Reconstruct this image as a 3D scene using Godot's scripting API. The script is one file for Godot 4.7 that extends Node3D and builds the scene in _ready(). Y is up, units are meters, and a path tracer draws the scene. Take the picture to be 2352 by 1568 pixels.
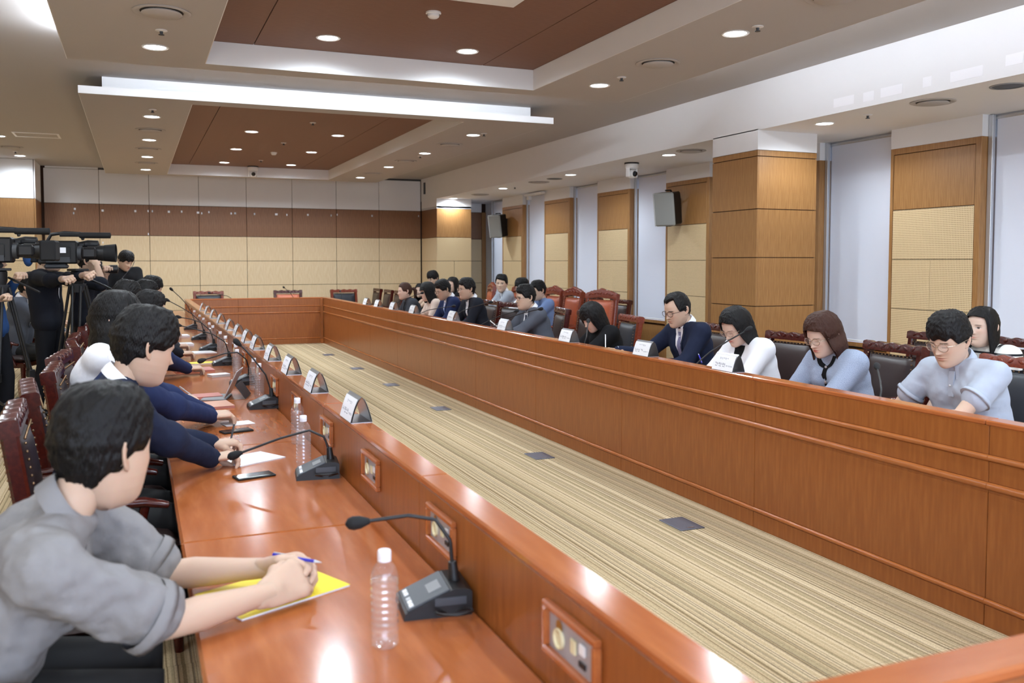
extends Node3D
# A long conference room: two facing rows of desks joined into a ring, ceiling trays, a window wall with blinds, people seated and filming.

const F := 2060.0
const PPX := 1176.0
const PPY := 711.0
const EYE := Vector3(0, 1.5, 0)
const YAW := -22.74
const PITCH := -3.015
const DEBUG_SKIP := false
var rng := RandomNumberGenerator.new()

func aim() -> Basis:
	return Basis(Vector3.UP, deg_to_rad(YAW)) * Basis(Vector3.RIGHT, deg_to_rad(PITCH))

# where the line of sight through a point of the photograph meets an upright or level plane of the room (for measuring the room)
func sight(px: float, py: float) -> Vector3:
	return aim() * Vector3((px - PPX) / F, -(py - PPY) / F, -1.0)

func on_z(px: float, py: float, z: float) -> Vector3:
	var d := sight(px, py)
	return EYE + d * ((z - EYE.z) / d.z)

func on_x(px: float, py: float, x: float) -> Vector3:
	var d := sight(px, py)
	return EYE + d * ((x - EYE.x) / d.x)

func on_y(px: float, py: float, y: float) -> Vector3:
	var d := sight(px, py)
	return EYE + d * ((y - EYE.y) / d.y)

func _ready() -> void:
	var cam := Camera3D.new()
	cam.name = "camera"
	var ca := CameraAttributesPhysical.new()
	ca.frustum_near = 0.05; ca.frustum_far = 200.0
	ca.frustum_focal_length = 31.5
	ca.frustum_focus_distance = 6.0
	ca.exposure_aperture = 3.5
	add_child(cam)
	cam.attributes = ca
	cam.set_frustum(0.05 * 1568.0 / F, Vector2(0, -(784.0 - PPY) / F * 0.05), 0.05, 200.0)
	cam.transform = Transform3D(aim(), EYE)
	cam.current = true
	var we := WorldEnvironment.new()
	we.name = "world"
	var en := Environment.new()
	en.background_mode = Environment.BG_SKY
	var sky := Sky.new()
	var ps := ProceduralSkyMaterial.new()
	ps.sky_top_color = Color(0.55, 0.68, 0.92); ps.sky_horizon_color = Color(0.86, 0.91, 0.98)
	ps.ground_bottom_color = Color(0.4, 0.4, 0.4); ps.ground_horizon_color = Color(0.7, 0.72, 0.74)
	ps.sky_energy_multiplier = 1.6
	sky.sky_material = ps
	en.sky = sky
	en.tonemap_mode = Environment.TONE_MAPPER_LINEAR
	en.tonemap_exposure = 2.15
	en.sdfgi_enabled = true; en.ssao_enabled = true; en.ssil_enabled = true
	we.environment = en
	add_child(we)
	# daylight from the windows behind the photographer
	for x in [-0.5, 4.7]:
		var al := AreaLight3D.new()
		al.name = "window_daylight"
		al.area_size = Vector2(4.1, 2.2)
		al.area_normalize_energy = true
		al.light_energy = 8.0
		al.light_color = Color(0.86, 0.92, 1.0)
		al.shadow_enabled = true
		al.area_range = 30.0
		add_child(al, true)
		al.position = Vector3(x, 1.75, ZN - 0.02)
	make_materials()
	room()
	fittings()
	furniture()
	people()
# ---------------------------------------------------------------- mesh helpers
class MB:
	var v := PackedVector3Array()
	var n := PackedVector3Array()
	var uv := PackedVector2Array()
	var c := PackedColorArray()
	var ix := PackedInt32Array()
	var col := Color.WHITE
	var use_col := false

	func vert(p: Vector3, nn: Vector3, t := Vector2.ZERO) -> int:
		v.append(p); n.append(nn); uv.append(t); c.append(col)
		return v.size() - 1

	func tri(a: int, b: int, d: int) -> void:
		ix.append(a); ix.append(b); ix.append(d)

	func poly(pts: Array, want: Vector3) -> void:
		# flat convex polygon whose front looks along want
		var nn: Vector3 = (pts[2] - pts[0]).cross(pts[1] - pts[0])
		var flip := nn.dot(want) < 0.0
		nn = nn.normalized()
		if flip: nn = -nn
		var s := v.size()
		var m := pts.size()
		for k in m:
			var p: Vector3 = pts[m - 1 - k] if flip else pts[k]
			vert(p, nn, Vector2(float(k == 1 or k == 2), float(k >= 2)))
		for k in range(1, m - 1): tri(s, s + k, s + k + 1)

	func box(at: Vector3, size: Vector3, bev := 0.0, bas := Basis.IDENTITY) -> MB:
		var h := size / 2.0
		var b := minf(bev, minf(h.x, minf(h.y, h.z)) * 0.95)
		for ax in 3:
			var u := (ax + 1) % 3
			var w := (ax + 2) % 3
			for s: float in [-1.0, 1.0]:
				var pts := []
				for k in [[-1, -1], [1, -1], [1, 1], [-1, 1]]:
					var p := Vector3.ZERO
					p[ax] = h[ax] * s
					p[u] = (h[u] - b) * k[0]
					p[w] = (h[w] - b) * k[1]
					pts.append(at + bas * p)
				var d := Vector3.ZERO
				d[ax] = s
				poly(pts, bas * d)
		if b <= 0.0: return self
		for ax in 3:
			var u := (ax + 1) % 3
			var w := (ax + 2) % 3
			for su in [-1.0, 1.0]:
				for sw in [-1.0, 1.0]:
					var pts := []
					for k in [[-1, 0], [1, 0], [1, 1], [-1, 1]]:
						var p := Vector3.ZERO
						p[ax] = (h[ax] - b) * k[0]
						p[u] = (h[u] - (b if k[1] else 0.0)) * su
						p[w] = (h[w] - (0.0 if k[1] else b)) * sw
						pts.append(at + bas * p)
					var d := Vector3.ZERO
					d[u] = su; d[w] = sw
					poly(pts, bas * d)
		for sx in [-1.0, 1.0]:
			for sy in [-1.0, 1.0]:
				for sz in [-1.0, 1.0]:
					var s3 := Vector3(sx, sy, sz)
					var pts := []
					for ax in 3:
						var p := (h - Vector3(b, b, b)) * s3
						p[ax] = h[ax] * s3[ax]
						pts.append(at + bas * p)
					poly(pts, bas * s3)
		return self

	func span(lo: Vector3, hi: Vector3, bev := 0.0) -> MB:
		return box((lo + hi) / 2.0, (hi - lo).abs(), bev)

	# surface over a grid of points; normals from the neighbours
	func grid(pts: PackedVector3Array, nu: int, nv: int, wrap := false, flip := false, cols := PackedColorArray()) -> MB:
		var s := v.size()
		for j in nv:
			for i in nu:
				var il := i - 1
				var ir := i + 1
				if wrap:
					il = (il + nu) % nu; ir = ir % nu
				else:
					il = maxi(il, 0); ir = mini(ir, nu - 1)
				var du := pts[j * nu + ir] - pts[j * nu + il]
				var dv := pts[mini(j + 1, nv - 1) * nu + i] - pts[maxi(j - 1, 0) * nu + i]
				if du.length_squared() < 1e-12:
					var jj := 1 if j == 0 else (nv - 2 if j == nv - 1 else j)
					du = pts[jj * nu + ir] - pts[jj * nu + il]
				var nn := du.cross(dv).normalized()
				if flip: nn = -nn
				v.append(pts[j * nu + i]); n.append(nn); uv.append(Vector2(float(i) / maxi(nu - 1, 1), float(j) / maxi(nv - 1, 1)))
				c.append(cols[j * nu + i] if cols.size() else col)
		var iu := nu if wrap else nu - 1
		for j in nv - 1:
			for i in iu:
				var a := s + j * nu + i
				var b := s + j * nu + (i + 1) % nu
				var d := a + nu
				var e := b + nu
				if flip:
					ix.append_array([a, b, e, a, e, d])
				else:
					ix.append_array([a, e, b, a, d, e])
		return self

	func tube(path: Array, rad, sides := 8, cap := true, sq := 1.0, up := Vector3.UP) -> MB:
		var m := path.size()
		var pts := PackedVector3Array()
		var prev := Vector3.ZERO
		var rr := []
		for k in m: rr.append(rad[k] if rad is Array else rad)
		var frames := []
		for k in m:
			var t: Vector3 = (path[mini(k + 1, m - 1)] - path[maxi(k - 1, 0)]).normalized()
			var x: Vector3
			if k == 0:
				x = t.cross(up)
				if x.length() < 0.05: x = t.cross(Vector3.RIGHT if absf(t.x) < 0.9 else Vector3.BACK)
				x = x.normalized()
			else:
				x = (prev - t * prev.dot(t)).normalized()
			prev = x
			frames.append([path[k], x, x.cross(t).normalized(), t])
		for k in m:
			var f = frames[k]
			for i in sides:
				var a := TAU * i / sides
				pts.append(f[0] + (f[1] * cos(a) + f[2] * sin(a) * sq) * rr[k])
		grid(pts, sides, m, true, false)
		if cap:
			for e in [0, m - 1]:
				var f = frames[e]
				if rr[e] < 0.0015: continue
				var d: Vector3 = -f[3] if e == 0 else f[3]
				var s := v.size()
				vert(f[0] + d * rr[e] * 0.35, d)
				for i in sides: vert(pts[e * sides + i], (d + (pts[e * sides + i] - f[0]).normalized() * 0.6).normalized())
				for i in sides:
					if e == 0: tri(s, s + 1 + (i + 1) % sides, s + 1 + i)
					else: tri(s, s + 1 + i, s + 1 + (i + 1) % sides)
		return self

	# profile of (radius, height) turned round the y axis of xf
	func lathe(prof: Array, seg := 16, xf := Transform3D.IDENTITY, sx := 1.0, sz := 1.0) -> MB:
		var area := 0.0
		var ring := prof + [Vector2(0, prof[-1].y), Vector2(0, prof[0].y)]
		for k in ring.size(): area += ring[k].cross(ring[(k + 1) % ring.size()])
		if area < -1e-9:
			prof = prof.duplicate()
			prof.reverse()
		for k in prof.size() - 1:
			var p: Vector2 = prof[k]
			var q: Vector2 = prof[k + 1]
			if p.distance_to(q) < 1e-7: continue
			var d := q - p
			var fn := Vector2(d.y, -d.x).normalized()
			var n0 := fn
			var n1 := fn
			if k > 0:
				var e: Vector2 = p - prof[k - 1]
				var g := Vector2(e.y, -e.x).normalized()
				if g.dot(fn) > 0.75: n0 = (g + fn).normalized()
			if k < prof.size() - 2:
				var e: Vector2 = prof[k + 2] - q
				var g := Vector2(e.y, -e.x).normalized()
				if g.dot(fn) > 0.75: n1 = (g + fn).normalized()
			var s := v.size()
			for i in seg + 1:
				var a := TAU * i / seg
				var ca := cos(a) * sx
				var sa := sin(a) * sz
				vert(xf * Vector3(p.x * ca, p.y, p.x * sa), (xf.basis * Vector3(n0.x * ca, n0.y, n0.x * sa)).normalized(), Vector2(float(i) / seg, p.y))
				vert(xf * Vector3(q.x * ca, q.y, q.x * sa), (xf.basis * Vector3(n1.x * ca, n1.y, n1.x * sa)).normalized(), Vector2(float(i) / seg, q.y))
			for i in seg:
				var a := s + i * 2
				tri(a, a + 2, a + 1); tri(a + 2, a + 3, a + 1)
		return self

	# a flat outline (counterclockwise) in xf's xy plane, pushed along its z from 0 to depth
	func prism(outline: PackedVector2Array, depth: float, xf := Transform3D.IDENTITY) -> MB:
		var tr := Geometry2D.triangulate_polygon(outline)
		for side in 2:
			var z := depth * side
			var nn := (xf.basis * Vector3(0, 0, 1.0 if side else -1.0)).normalized() * signf(depth)
			var s := v.size()
			for p in outline: vert(xf * Vector3(p.x, p.y, z), nn, p)
			for k in range(0, tr.size(), 3):
				var a := v[s + tr[k]]
				var w := (v[s + tr[k + 2]] - a).cross(v[s + tr[k + 1]] - a)
				if w.dot(nn) > 0: tri(s + tr[k], s + tr[k + 1], s + tr[k + 2])
				else: tri(s + tr[k], s + tr[k + 2], s + tr[k + 1])
		var m := outline.size()
		var mid := Vector2.ZERO
		for p in outline: mid += p / m
		var ccw := not Geometry2D.is_polygon_clockwise(outline)
		for k in m:
			var p := outline[k]
			var q := outline[(k + 1) % m]
			var o := Vector2(q.y - p.y, p.x - q.x) * (1.0 if ccw else -1.0)
			poly([xf * Vector3(p.x, p.y, 0), xf * Vector3(q.x, q.y, 0), xf * Vector3(q.x, q.y, depth), xf * Vector3(p.x, p.y, depth)], xf.basis * Vector3(o.x, o.y, 0))
		return self

	func ball(at: Vector3, r: Vector3, nu := 12, nv := 8, bas := Basis.IDENTITY) -> MB:
		var s := v.size()
		for j in nv + 1:
			var th := PI * j / nv
			for i in nu + 1:
				var ph := TAU * i / nu
				var d := Vector3(sin(th) * cos(ph), cos(th), sin(th) * sin(ph))
				vert(at + bas * (d * r), (bas * (d / r)).normalized(), Vector2(float(i) / nu, float(j) / nv))
		for j in nv:
			for i in nu:
				var a := s + j * (nu + 1) + i
				tri(a, a + nu + 1, a + 1); tri(a + 1, a + nu + 1, a + nu + 2)
		return self

	func add(o: MB, xf := Transform3D.IDENTITY) -> MB:
		var s := v.size()
		var mir := xf.basis.determinant() < 0.0
		var nb := xf.basis.inverse().transposed()
		for k in o.v.size():
			v.append(xf * o.v[k]); n.append((nb * o.n[k]).normalized()); uv.append(o.uv[k]); c.append(o.c[k] if not use_col else col)
		for k in range(0, o.ix.size(), 3):
			if mir: ix.append_array([s + o.ix[k], s + o.ix[k + 2], s + o.ix[k + 1]])
			else: ix.append_array([s + o.ix[k], s + o.ix[k + 1], s + o.ix[k + 2]])
		return self

	func mesh() -> ArrayMesh:
		var a := []
		a.resize(Mesh.ARRAY_MAX)
		a[Mesh.ARRAY_VERTEX] = v
		a[Mesh.ARRAY_NORMAL] = n
		a[Mesh.ARRAY_TEX_UV] = uv
		a[Mesh.ARRAY_COLOR] = c
		a[Mesh.ARRAY_INDEX] = ix
		var m := ArrayMesh.new()
		m.add_surface_from_arrays(Mesh.PRIMITIVE_TRIANGLES, a)
		return m

# ---------------------------------------------------------------- smooth bodies: tapered capsules joined on a grid, meshed as surface nets
class SDF:
	var o := Vector3.ZERO
	var cell := 0.01
	var nx := 0
	var ny := 0
	var nz := 0
	var d := PackedFloat32Array()

	# bones: [a, b, ra, rb, (flatten axis), (flatten factor)]
	func _init(bones: Array, cell_: float, k: float, namp := 0.0, noise: FastNoiseLite = null) -> void:
		cell = cell_
		var lo := Vector3(1e9, 1e9, 1e9)
		var hi := -lo
		for b in bones:
			var r := maxf(b[2], b[3])
			lo = lo.min(b[0] - Vector3(r, r, r)).min(b[1] - Vector3(r, r, r))
			hi = hi.max(b[0] + Vector3(r, r, r)).max(b[1] + Vector3(r, r, r))
		var mg := k * 0.5 + cell * 3.0 + namp
		o = lo - Vector3(mg, mg, mg)
		var sz := (hi - lo + Vector3(mg, mg, mg) * 2.0) / cell
		nx = int(sz.x) + 2; ny = int(sz.y) + 2; nz = int(sz.z) + 2
		d.resize(nx * ny * nz)
		d.fill(1.0)
		for b in bones:
			var a: Vector3 = b[0]
			var e: Vector3 = b[1]
			var ra: float = b[2]
			var dr: float = b[3] - b[2]
			var ba := e - a
			var l2 := maxf(ba.length_squared(), 1e-9)
			var rm := maxf(b[2], b[3]) + mg
			var ax: Vector3 = b[4] if b.size() > 4 else Vector3.ZERO
			var ff: float = (b[5] - 1.0) if b.size() > 5 else 0.0
			var il := ((a.min(e) - Vector3(rm, rm, rm) - o) / cell).floor()
			var ih := ((a.max(e) + Vector3(rm, rm, rm) - o) / cell).ceil()
			var x0 := maxi(int(il.x), 0)
			var x1 := mini(int(ih.x), nx - 1)
			for iz in range(maxi(int(il.z), 0), mini(int(ih.z), nz - 1) + 1):
				for iy in range(maxi(int(il.y), 0), mini(int(ih.y), ny - 1) + 1):
					var idx := (iz * ny + iy) * nx
					var q := o + Vector3(x0 * cell, iy * cell, iz * cell) - a
					for ixx in range(x0, x1 + 1):
						var p := q
						q.x += cell
						if ff != 0.0: p += ax * (p.dot(ax) * ff)
						var t := clampf(p.dot(ba) / l2, 0.0, 1.0)
						var ds := (p - ba * t).length() - ra - dr * t
						if ds < mg:
							var w := d[idx + ixx]
							if w >= 1.0: d[idx + ixx] = ds
							else:
								var h := k - absf(w - ds)
								d[idx + ixx] = minf(w, ds) - (h * h * 0.25 / k if h > 0.0 else 0.0)
		if noise and namp > 0.0:
			for iz in nz:
				for iy in ny:
					for ixx in nx:
						var id := (iz * ny + iy) * nx + ixx
						if absf(d[id]) < namp + cell * 2.0:
							d[id] += namp * noise.get_noise_3d(o.x + ixx * cell, o.y + iy * cell, o.z + iz * cell)

	func at(p: Vector3) -> float:
		var q := (p - o) / cell
		var i := int(floor(q.x))
		var j := int(floor(q.y))
		var l := int(floor(q.z))
		if i < 0 or j < 0 or l < 0 or i >= nx - 1 or j >= ny - 1 or l >= nz - 1: return 1.0
		var f := q - Vector3(i, j, l)
		var id := (l * ny + j) * nx + i
		var sy := nx
		var sz := nx * ny
		var a := lerpf(lerpf(d[id], d[id + 1], f.x), lerpf(d[id + sy], d[id + sy + 1], f.x), f.y)
		var b := lerpf(lerpf(d[id + sz], d[id + sz + 1], f.x), lerpf(d[id + sz + sy], d[id + sz + sy + 1], f.x), f.y)
		return lerpf(a, b, f.z)

	# first surface met from p along dir
	func hit(p: Vector3, dir: Vector3, far := 0.6) -> Vector3:
		var t := 0.0
		var last := 1.0
		while t < far:
			var w := at(p + dir * t)
			if w <= 0.0:
				return p + dir * (t - 0.006 * (-w) / maxf(last - w, 1e-6))
			last = w
			t += 0.006
		return p + dir * far * 0.5

	func to_mesh(mb: MB) -> MB:
		var sy := nx
		var sz := nx * ny
		var cells := PackedInt32Array()
		cells.resize(nx * ny * nz)
		cells.fill(-1)
		for l in nz - 1:
			for j in ny - 1:
				var id := (l * ny + j) * nx
				for i in nx - 1:
					var c0 := d[id]
					var c1 := d[id + 1]
					var c2 := d[id + sy]
					var c3 := d[id + sy + 1]
					var c4 := d[id + sz]
					var c5 := d[id + sz + 1]
					var c6 := d[id + sz + sy]
					var c7 := d[id + sz + sy + 1]
					var m := int(c0 < 0.0) + int(c1 < 0.0) + int(c2 < 0.0) + int(c3 < 0.0) + int(c4 < 0.0) + int(c5 < 0.0) + int(c6 < 0.0) + int(c7 < 0.0)
					if m != 0 and m != 8:
						var s := Vector3.ZERO
						var cnt := 0
						if (c0 < 0.0) != (c1 < 0.0): s += Vector3(c0 / (c0 - c1), 0, 0); cnt += 1
						if (c2 < 0.0) != (c3 < 0.0): s += Vector3(c2 / (c2 - c3), 1, 0); cnt += 1
						if (c4 < 0.0) != (c5 < 0.0): s += Vector3(c4 / (c4 - c5), 0, 1); cnt += 1
						if (c6 < 0.0) != (c7 < 0.0): s += Vector3(c6 / (c6 - c7), 1, 1); cnt += 1
						if (c0 < 0.0) != (c2 < 0.0): s += Vector3(0, c0 / (c0 - c2), 0); cnt += 1
						if (c1 < 0.0) != (c3 < 0.0): s += Vector3(1, c1 / (c1 - c3), 0); cnt += 1
						if (c4 < 0.0) != (c6 < 0.0): s += Vector3(0, c4 / (c4 - c6), 1); cnt += 1
						if (c5 < 0.0) != (c7 < 0.0): s += Vector3(1, c5 / (c5 - c7), 1); cnt += 1
						if (c0 < 0.0) != (c4 < 0.0): s += Vector3(0, 0, c0 / (c0 - c4)); cnt += 1
						if (c1 < 0.0) != (c5 < 0.0): s += Vector3(1, 0, c1 / (c1 - c5)); cnt += 1
						if (c2 < 0.0) != (c6 < 0.0): s += Vector3(0, 1, c2 / (c2 - c6)); cnt += 1
						if (c3 < 0.0) != (c7 < 0.0): s += Vector3(1, 1, c3 / (c3 - c7)); cnt += 1
						var g := Vector3(c1 + c3 + c5 + c7 - c0 - c2 - c4 - c6, c2 + c3 + c6 + c7 - c0 - c1 - c4 - c5, c4 + c5 + c6 + c7 - c0 - c1 - c2 - c3).normalized()
						cells[id] = mb.v.size()
						mb.v.append(o + (Vector3(i, j, l) + s / cnt) * cell)
						mb.n.append(g); mb.uv.append(Vector2.ZERO); mb.c.append(mb.col)
					id += 1
		var sum := PackedVector3Array()
		sum.resize(mb.v.size())
		for l in range(1, nz - 1):
			for j in range(1, ny - 1):
				var id := (l * ny + j) * nx + 1
				for i in range(1, nx - 1):
					if cells[id] >= 0:
						var w := d[id] < 0.0
						if w != (d[id + 1] < 0.0): _quad(mb, cells[id - sy - sz], cells[id - sz], cells[id], cells[id - sy], w)
						if w != (d[id + sy] < 0.0): _quad(mb, cells[id - 1 - sz], cells[id - 1], cells[id], cells[id - sz], w)
						if w != (d[id + sz] < 0.0): _quad(mb, cells[id - 1 - sy], cells[id - sy], cells[id], cells[id - 1], w)
					id += 1
		return mb

	func _quad(mb: MB, a: int, b: int, c: int, e: int, w: bool) -> void:
		if a < 0 or b < 0 or c < 0 or e < 0: return
		if not w: mb.ix.append_array([a, b, c, a, c, e])
		else: mb.ix.append_array([a, c, b, a, e, c])

# ---------------------------------------------------------------- scene tree helpers
var mat := {}
var taken := {}
var root3: Node3D

func numbered(s: String) -> String:
	if not taken.has(s):
		taken[s] = 0
		return s
	taken[s] += 1
	return "%s_%03d" % [s, taken[s]]

func tag(o: Node, label: String, category: String, group := "") -> Node:
	o.set_meta("label", label); o.set_meta("category", category)
	if group: o.set_meta("group", group)
	return o

func thing(called: String, label: String, category: String, at := Vector3.ZERO, turn := 0.0, group := "") -> Node3D:
	var t := Node3D.new()
	t.name = numbered(called)
	add_child(t)
	t.position = at
	t.rotation.y = turn
	tag(t, label, category, group)
	return t

func obj(called: String, mb, m: Material, parent: Node = null, at := Vector3.ZERO) -> MeshInstance3D:
	var o := MeshInstance3D.new()
	o.mesh = mb.mesh() if mb is MB else mb
	o.material_override = m
	o.name = called if parent else numbered(called)
	if parent: parent.add_child(o, true)
	else: add_child(o)
	o.position = at
	return o

func struct(called: String, mb, m: Material) -> MeshInstance3D:
	var o := obj(called, mb, m)
	o.set_meta("kind", "structure")
	return o

func copy(o: Node3D, label := "", at = null, turn = null) -> Node3D:
	var r: Node3D = o.duplicate()
	r.name = numbered(String(o.get_meta("base", o.name)))
	add_child(r)
	if at != null: r.position = at
	if turn != null: r.rotation.y = turn
	if label: r.set_meta("label", label)
	return r
# ---------------------------------------------------------------- materials
func noise_tex(freq: float, ramp: Array, w := 256, h := 256, seed_ := 1, normal := false, oct := 4, kind := FastNoiseLite.TYPE_SIMPLEX_SMOOTH) -> NoiseTexture2D:
	var f := FastNoiseLite.new()
	f.seed = seed_; f.frequency = freq; f.fractal_octaves = oct; f.noise_type = kind
	var t := NoiseTexture2D.new()
	t.width = w; t.height = h; t.seamless = true; t.noise = f
	if normal:
		t.as_normal_map = true
		t.bump_strength = 6.0
	elif ramp.size():
		var g := Gradient.new()
		g.offsets = PackedFloat32Array(ramp.map(func(x): return x[0]))
		g.colors = PackedColorArray(ramp.map(func(x): return x[1]))
		t.color_ramp = g
	return t

func sm(color: Color, rough := 0.6, metal := 0.0, spec := 0.5) -> StandardMaterial3D:
	var m := StandardMaterial3D.new()
	m.albedo_color = color; m.roughness = rough; m.metallic = metal; m.metallic_specular = spec
	return m

func rgb8(r: int, g: int, b: int) -> Color:
	return Color(r / 255.0, g / 255.0, b / 255.0)

# veneer: fine lines along the grain, colour a to b; world triplanar, scale stretches the noise
func wood(a: Color, b: Color, scale: Vector3, rough: float, seed_: int, coat := 0.0) -> StandardMaterial3D:
	var m := sm(Color.WHITE, rough)
	var mid := a.lerp(b, 0.5)
	m.albedo_texture = noise_tex(0.02, [[0.0, a], [0.35, a.lerp(mid, 0.6)], [0.55, mid], [0.75, b.lerp(mid, 0.4)], [1.0, b]], 512, 512, seed_)
	m.uv1_triplanar = true; m.uv1_world_triplanar = true; m.uv1_scale = scale; m.uv1_triplanar_sharpness = 8.0
	if coat > 0.0:
		m.clearcoat_enabled = true; m.clearcoat = coat; m.clearcoat_roughness = 0.12
	return m

func image_mat(im: Image, scale: Vector3, rough: float, offset := Vector3.ZERO) -> StandardMaterial3D:
	var m := sm(Color.WHITE, rough)
	m.albedo_texture = ImageTexture.create_from_image(im)
	m.uv1_triplanar = true; m.uv1_world_triplanar = true; m.uv1_scale = scale; m.uv1_offset = offset; m.uv1_triplanar_sharpness = 8.0
	return m

func cloth(color: Color, bump := 0.25, rough := 0.85) -> StandardMaterial3D:
	var m := sm(color, rough, 0.0, 0.25)
	m.normal_enabled = true; m.normal_texture = mat.cloth_normal; m.normal_scale = bump
	m.uv1_triplanar = true; m.uv1_scale = Vector3(9, 5, 9)
	return m

func make_materials() -> void:
	mat.wall_wood = wood(rgb8(146, 102, 58), rgb8(172, 128, 78), Vector3(7, 0.35, 7), 0.42, 3)
	mat.wall_wood_shaded = wood(rgb8(122, 80, 48), rgb8(146, 102, 66), Vector3(7, 0.35, 7), 0.45, 5)  # same wood as wall_wood, darkened in colour for the less lit faces
	mat.pale_wood = wood(rgb8(218, 190, 148), rgb8(230, 208, 170), Vector3(5, 0.4, 5), 0.5, 7)
	mat.desk = wood(rgb8(138, 77, 33), rgb8(158, 94, 44), Vector3(3.0, 0.3, 3.0), 0.3, 11)
	mat.desk_top = wood(rgb8(164, 90, 48), rgb8(184, 110, 62), Vector3(1.6, 3.0, 0.25), 0.16, 13)
	mat.desk_top_far = wood(rgb8(164, 90, 48), rgb8(184, 110, 62), Vector3(0.25, 3.0, 1.6), 0.16, 13)
	mat.moulding = wood(rgb8(160, 92, 44), rgb8(180, 108, 54), Vector3(2.0, 2.0, 0.4), 0.24, 17)
	mat.groove = sm(rgb8(58, 34, 20), 0.8)
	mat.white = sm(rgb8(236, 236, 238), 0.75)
	mat.ceiling = sm(rgb8(186, 182, 180), 0.85)  # white paint, greyed to carry the dimness of ceiling and tray undersides
	mat.ceiling_brown = wood(rgb8(122, 86, 68), rgb8(136, 100, 82), Vector3(0.8, 6, 9), 0.6, 19)
	mat.grey_gap = sm(rgb8(70, 66, 62), 0.8)
	mat.blind = sm(rgb8(232, 236, 247), 0.8)
	mat.blind.backlight_enabled = true; mat.blind.backlight = Color(0.4, 0.42, 0.45)
	mat.alu = sm(rgb8(205, 208, 212), 0.35, 0.7)
	mat.steel = sm(rgb8(165, 165, 168), 0.3, 0.9)
	mat.black = sm(rgb8(22, 22, 24), 0.45)
	mat.black_matte = sm(rgb8(16, 16, 18), 0.8)
	mat.dark_grey = sm(rgb8(58, 60, 64), 0.5)
	mat.mic_grey = sm(rgb8(70, 74, 80), 0.42)
	mat.grey = sm(rgb8(140, 142, 144), 0.55)
	mat.light_grey = sm(rgb8(196, 198, 200), 0.5)
	mat.white_gloss = sm(rgb8(240, 240, 240), 0.3)
	mat.cap_white = sm(rgb8(240, 238, 244), 0.35)
	mat.paper = sm(rgb8(246, 246, 250), 0.8)
	mat.yellow = sm(rgb8(246, 226, 46), 0.55)
	mat.pink = sm(rgb8(196, 128, 118), 0.55)
	mat.beige_cover = sm(rgb8(206, 158, 136), 0.6)
	mat.blue_pen = sm(rgb8(46, 48, 176), 0.3)
	mat.cream = sm(rgb8(226, 216, 176), 0.5)
	mat.brass = sm(rgb8(180, 140, 60), 0.35, 0.8)
	mat.screen = sm(rgb8(20, 21, 24), 0.12)
	mat.outlet_plate = sm(rgb8(176, 178, 184), 0.4, 0.3)
	mat.floor_plate = sm(rgb8(112, 116, 128), 0.4, 0.5)
	mat.leather_dark = sm(rgb8(54, 40, 38), 0.36)
	mat.leather_black = sm(rgb8(44, 46, 52), 0.4)
	mat.leather_tan = sm(rgb8(176, 84, 48), 0.32)
	mat.leather_salmon = sm(rgb8(206, 118, 88), 0.4)
	mat.mahogany = wood(rgb8(58, 18, 13), rgb8(82, 28, 19), Vector3(4, 4, 4), 0.2, 23)
	mat.mahogany_red = wood(rgb8(104, 40, 22), rgb8(136, 58, 32), Vector3(4, 4, 4), 0.25, 29)
	mat.stud = sm(rgb8(150, 120, 90), 0.3, 0.9)
	mat.lamp = sm(Color.WHITE, 0.5)
	mat.lamp.emission_enabled = true; mat.lamp.emission = Color(0.98, 0.99, 1.0); mat.lamp.emission_energy_multiplier = 9.0
	mat.led = sm(Color.WHITE, 0.5)
	mat.led.emission_enabled = true; mat.led.emission = Color(0.93, 0.96, 1.0); mat.led.emission_energy_multiplier = 6.0
	mat.glass = sm(Color(0.85, 0.92, 0.95, 0.12), 0.03)
	mat.glass.transparency = BaseMaterial3D.TRANSPARENCY_ALPHA
	mat.lens = sm(rgb8(12, 14, 20), 0.05)
	mat.water = sm(Color(0.97, 0.98, 1.0, 0.05), 0.05, 0.0, 1.0)
	mat.water.transparency = BaseMaterial3D.TRANSPARENCY_ALPHA
	mat.hair = sm(rgb8(17, 15, 15), 0.5, 0.0, 0.35)
	mat.hair_brown = sm(rgb8(62, 36, 26), 0.5, 0.0, 0.35)
	mat.hair_dark_brown = sm(rgb8(38, 27, 23), 0.5, 0.0, 0.35)
	var hn := noise_tex(0.04, [], 256, 256, 31, true, 3)
	for k in ["hair", "hair_brown", "hair_dark_brown"]:
		mat[k].normal_enabled = true; mat[k].normal_texture = hn; mat[k].normal_scale = 0.9
		mat[k].uv1_triplanar = true; mat[k].uv1_scale = Vector3(30, 2.5, 30)
	mat.cloth_normal = noise_tex(0.012, [], 256, 256, 41, true, 3)
	mat.skin = sm(Color.WHITE, 0.5, 0.0, 0.4)
	mat.skin.vertex_color_use_as_albedo = true
	mat.skin.subsurf_scatter_enabled = true; mat.skin.subsurf_scatter_strength = 0.12
	mat.lens_glass = sm(Color(0.95, 0.97, 1.0, 0.06), 0.03)
	mat.lens_glass.transparency = BaseMaterial3D.TRANSPARENCY_ALPHA
	mat.frame_dark = sm(rgb8(34, 30, 30), 0.3)
	mat.frame_gold = sm(rgb8(186, 168, 150), 0.25, 0.8)
	mat.speaker = sm(rgb8(148, 150, 147), 0.6)
	# acoustic board: pale veneer drilled on an 18 mm raster
	var im := Image.create(32, 32, false, Image.FORMAT_RGB8)
	im.fill(rgb8(238, 214, 172))
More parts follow.
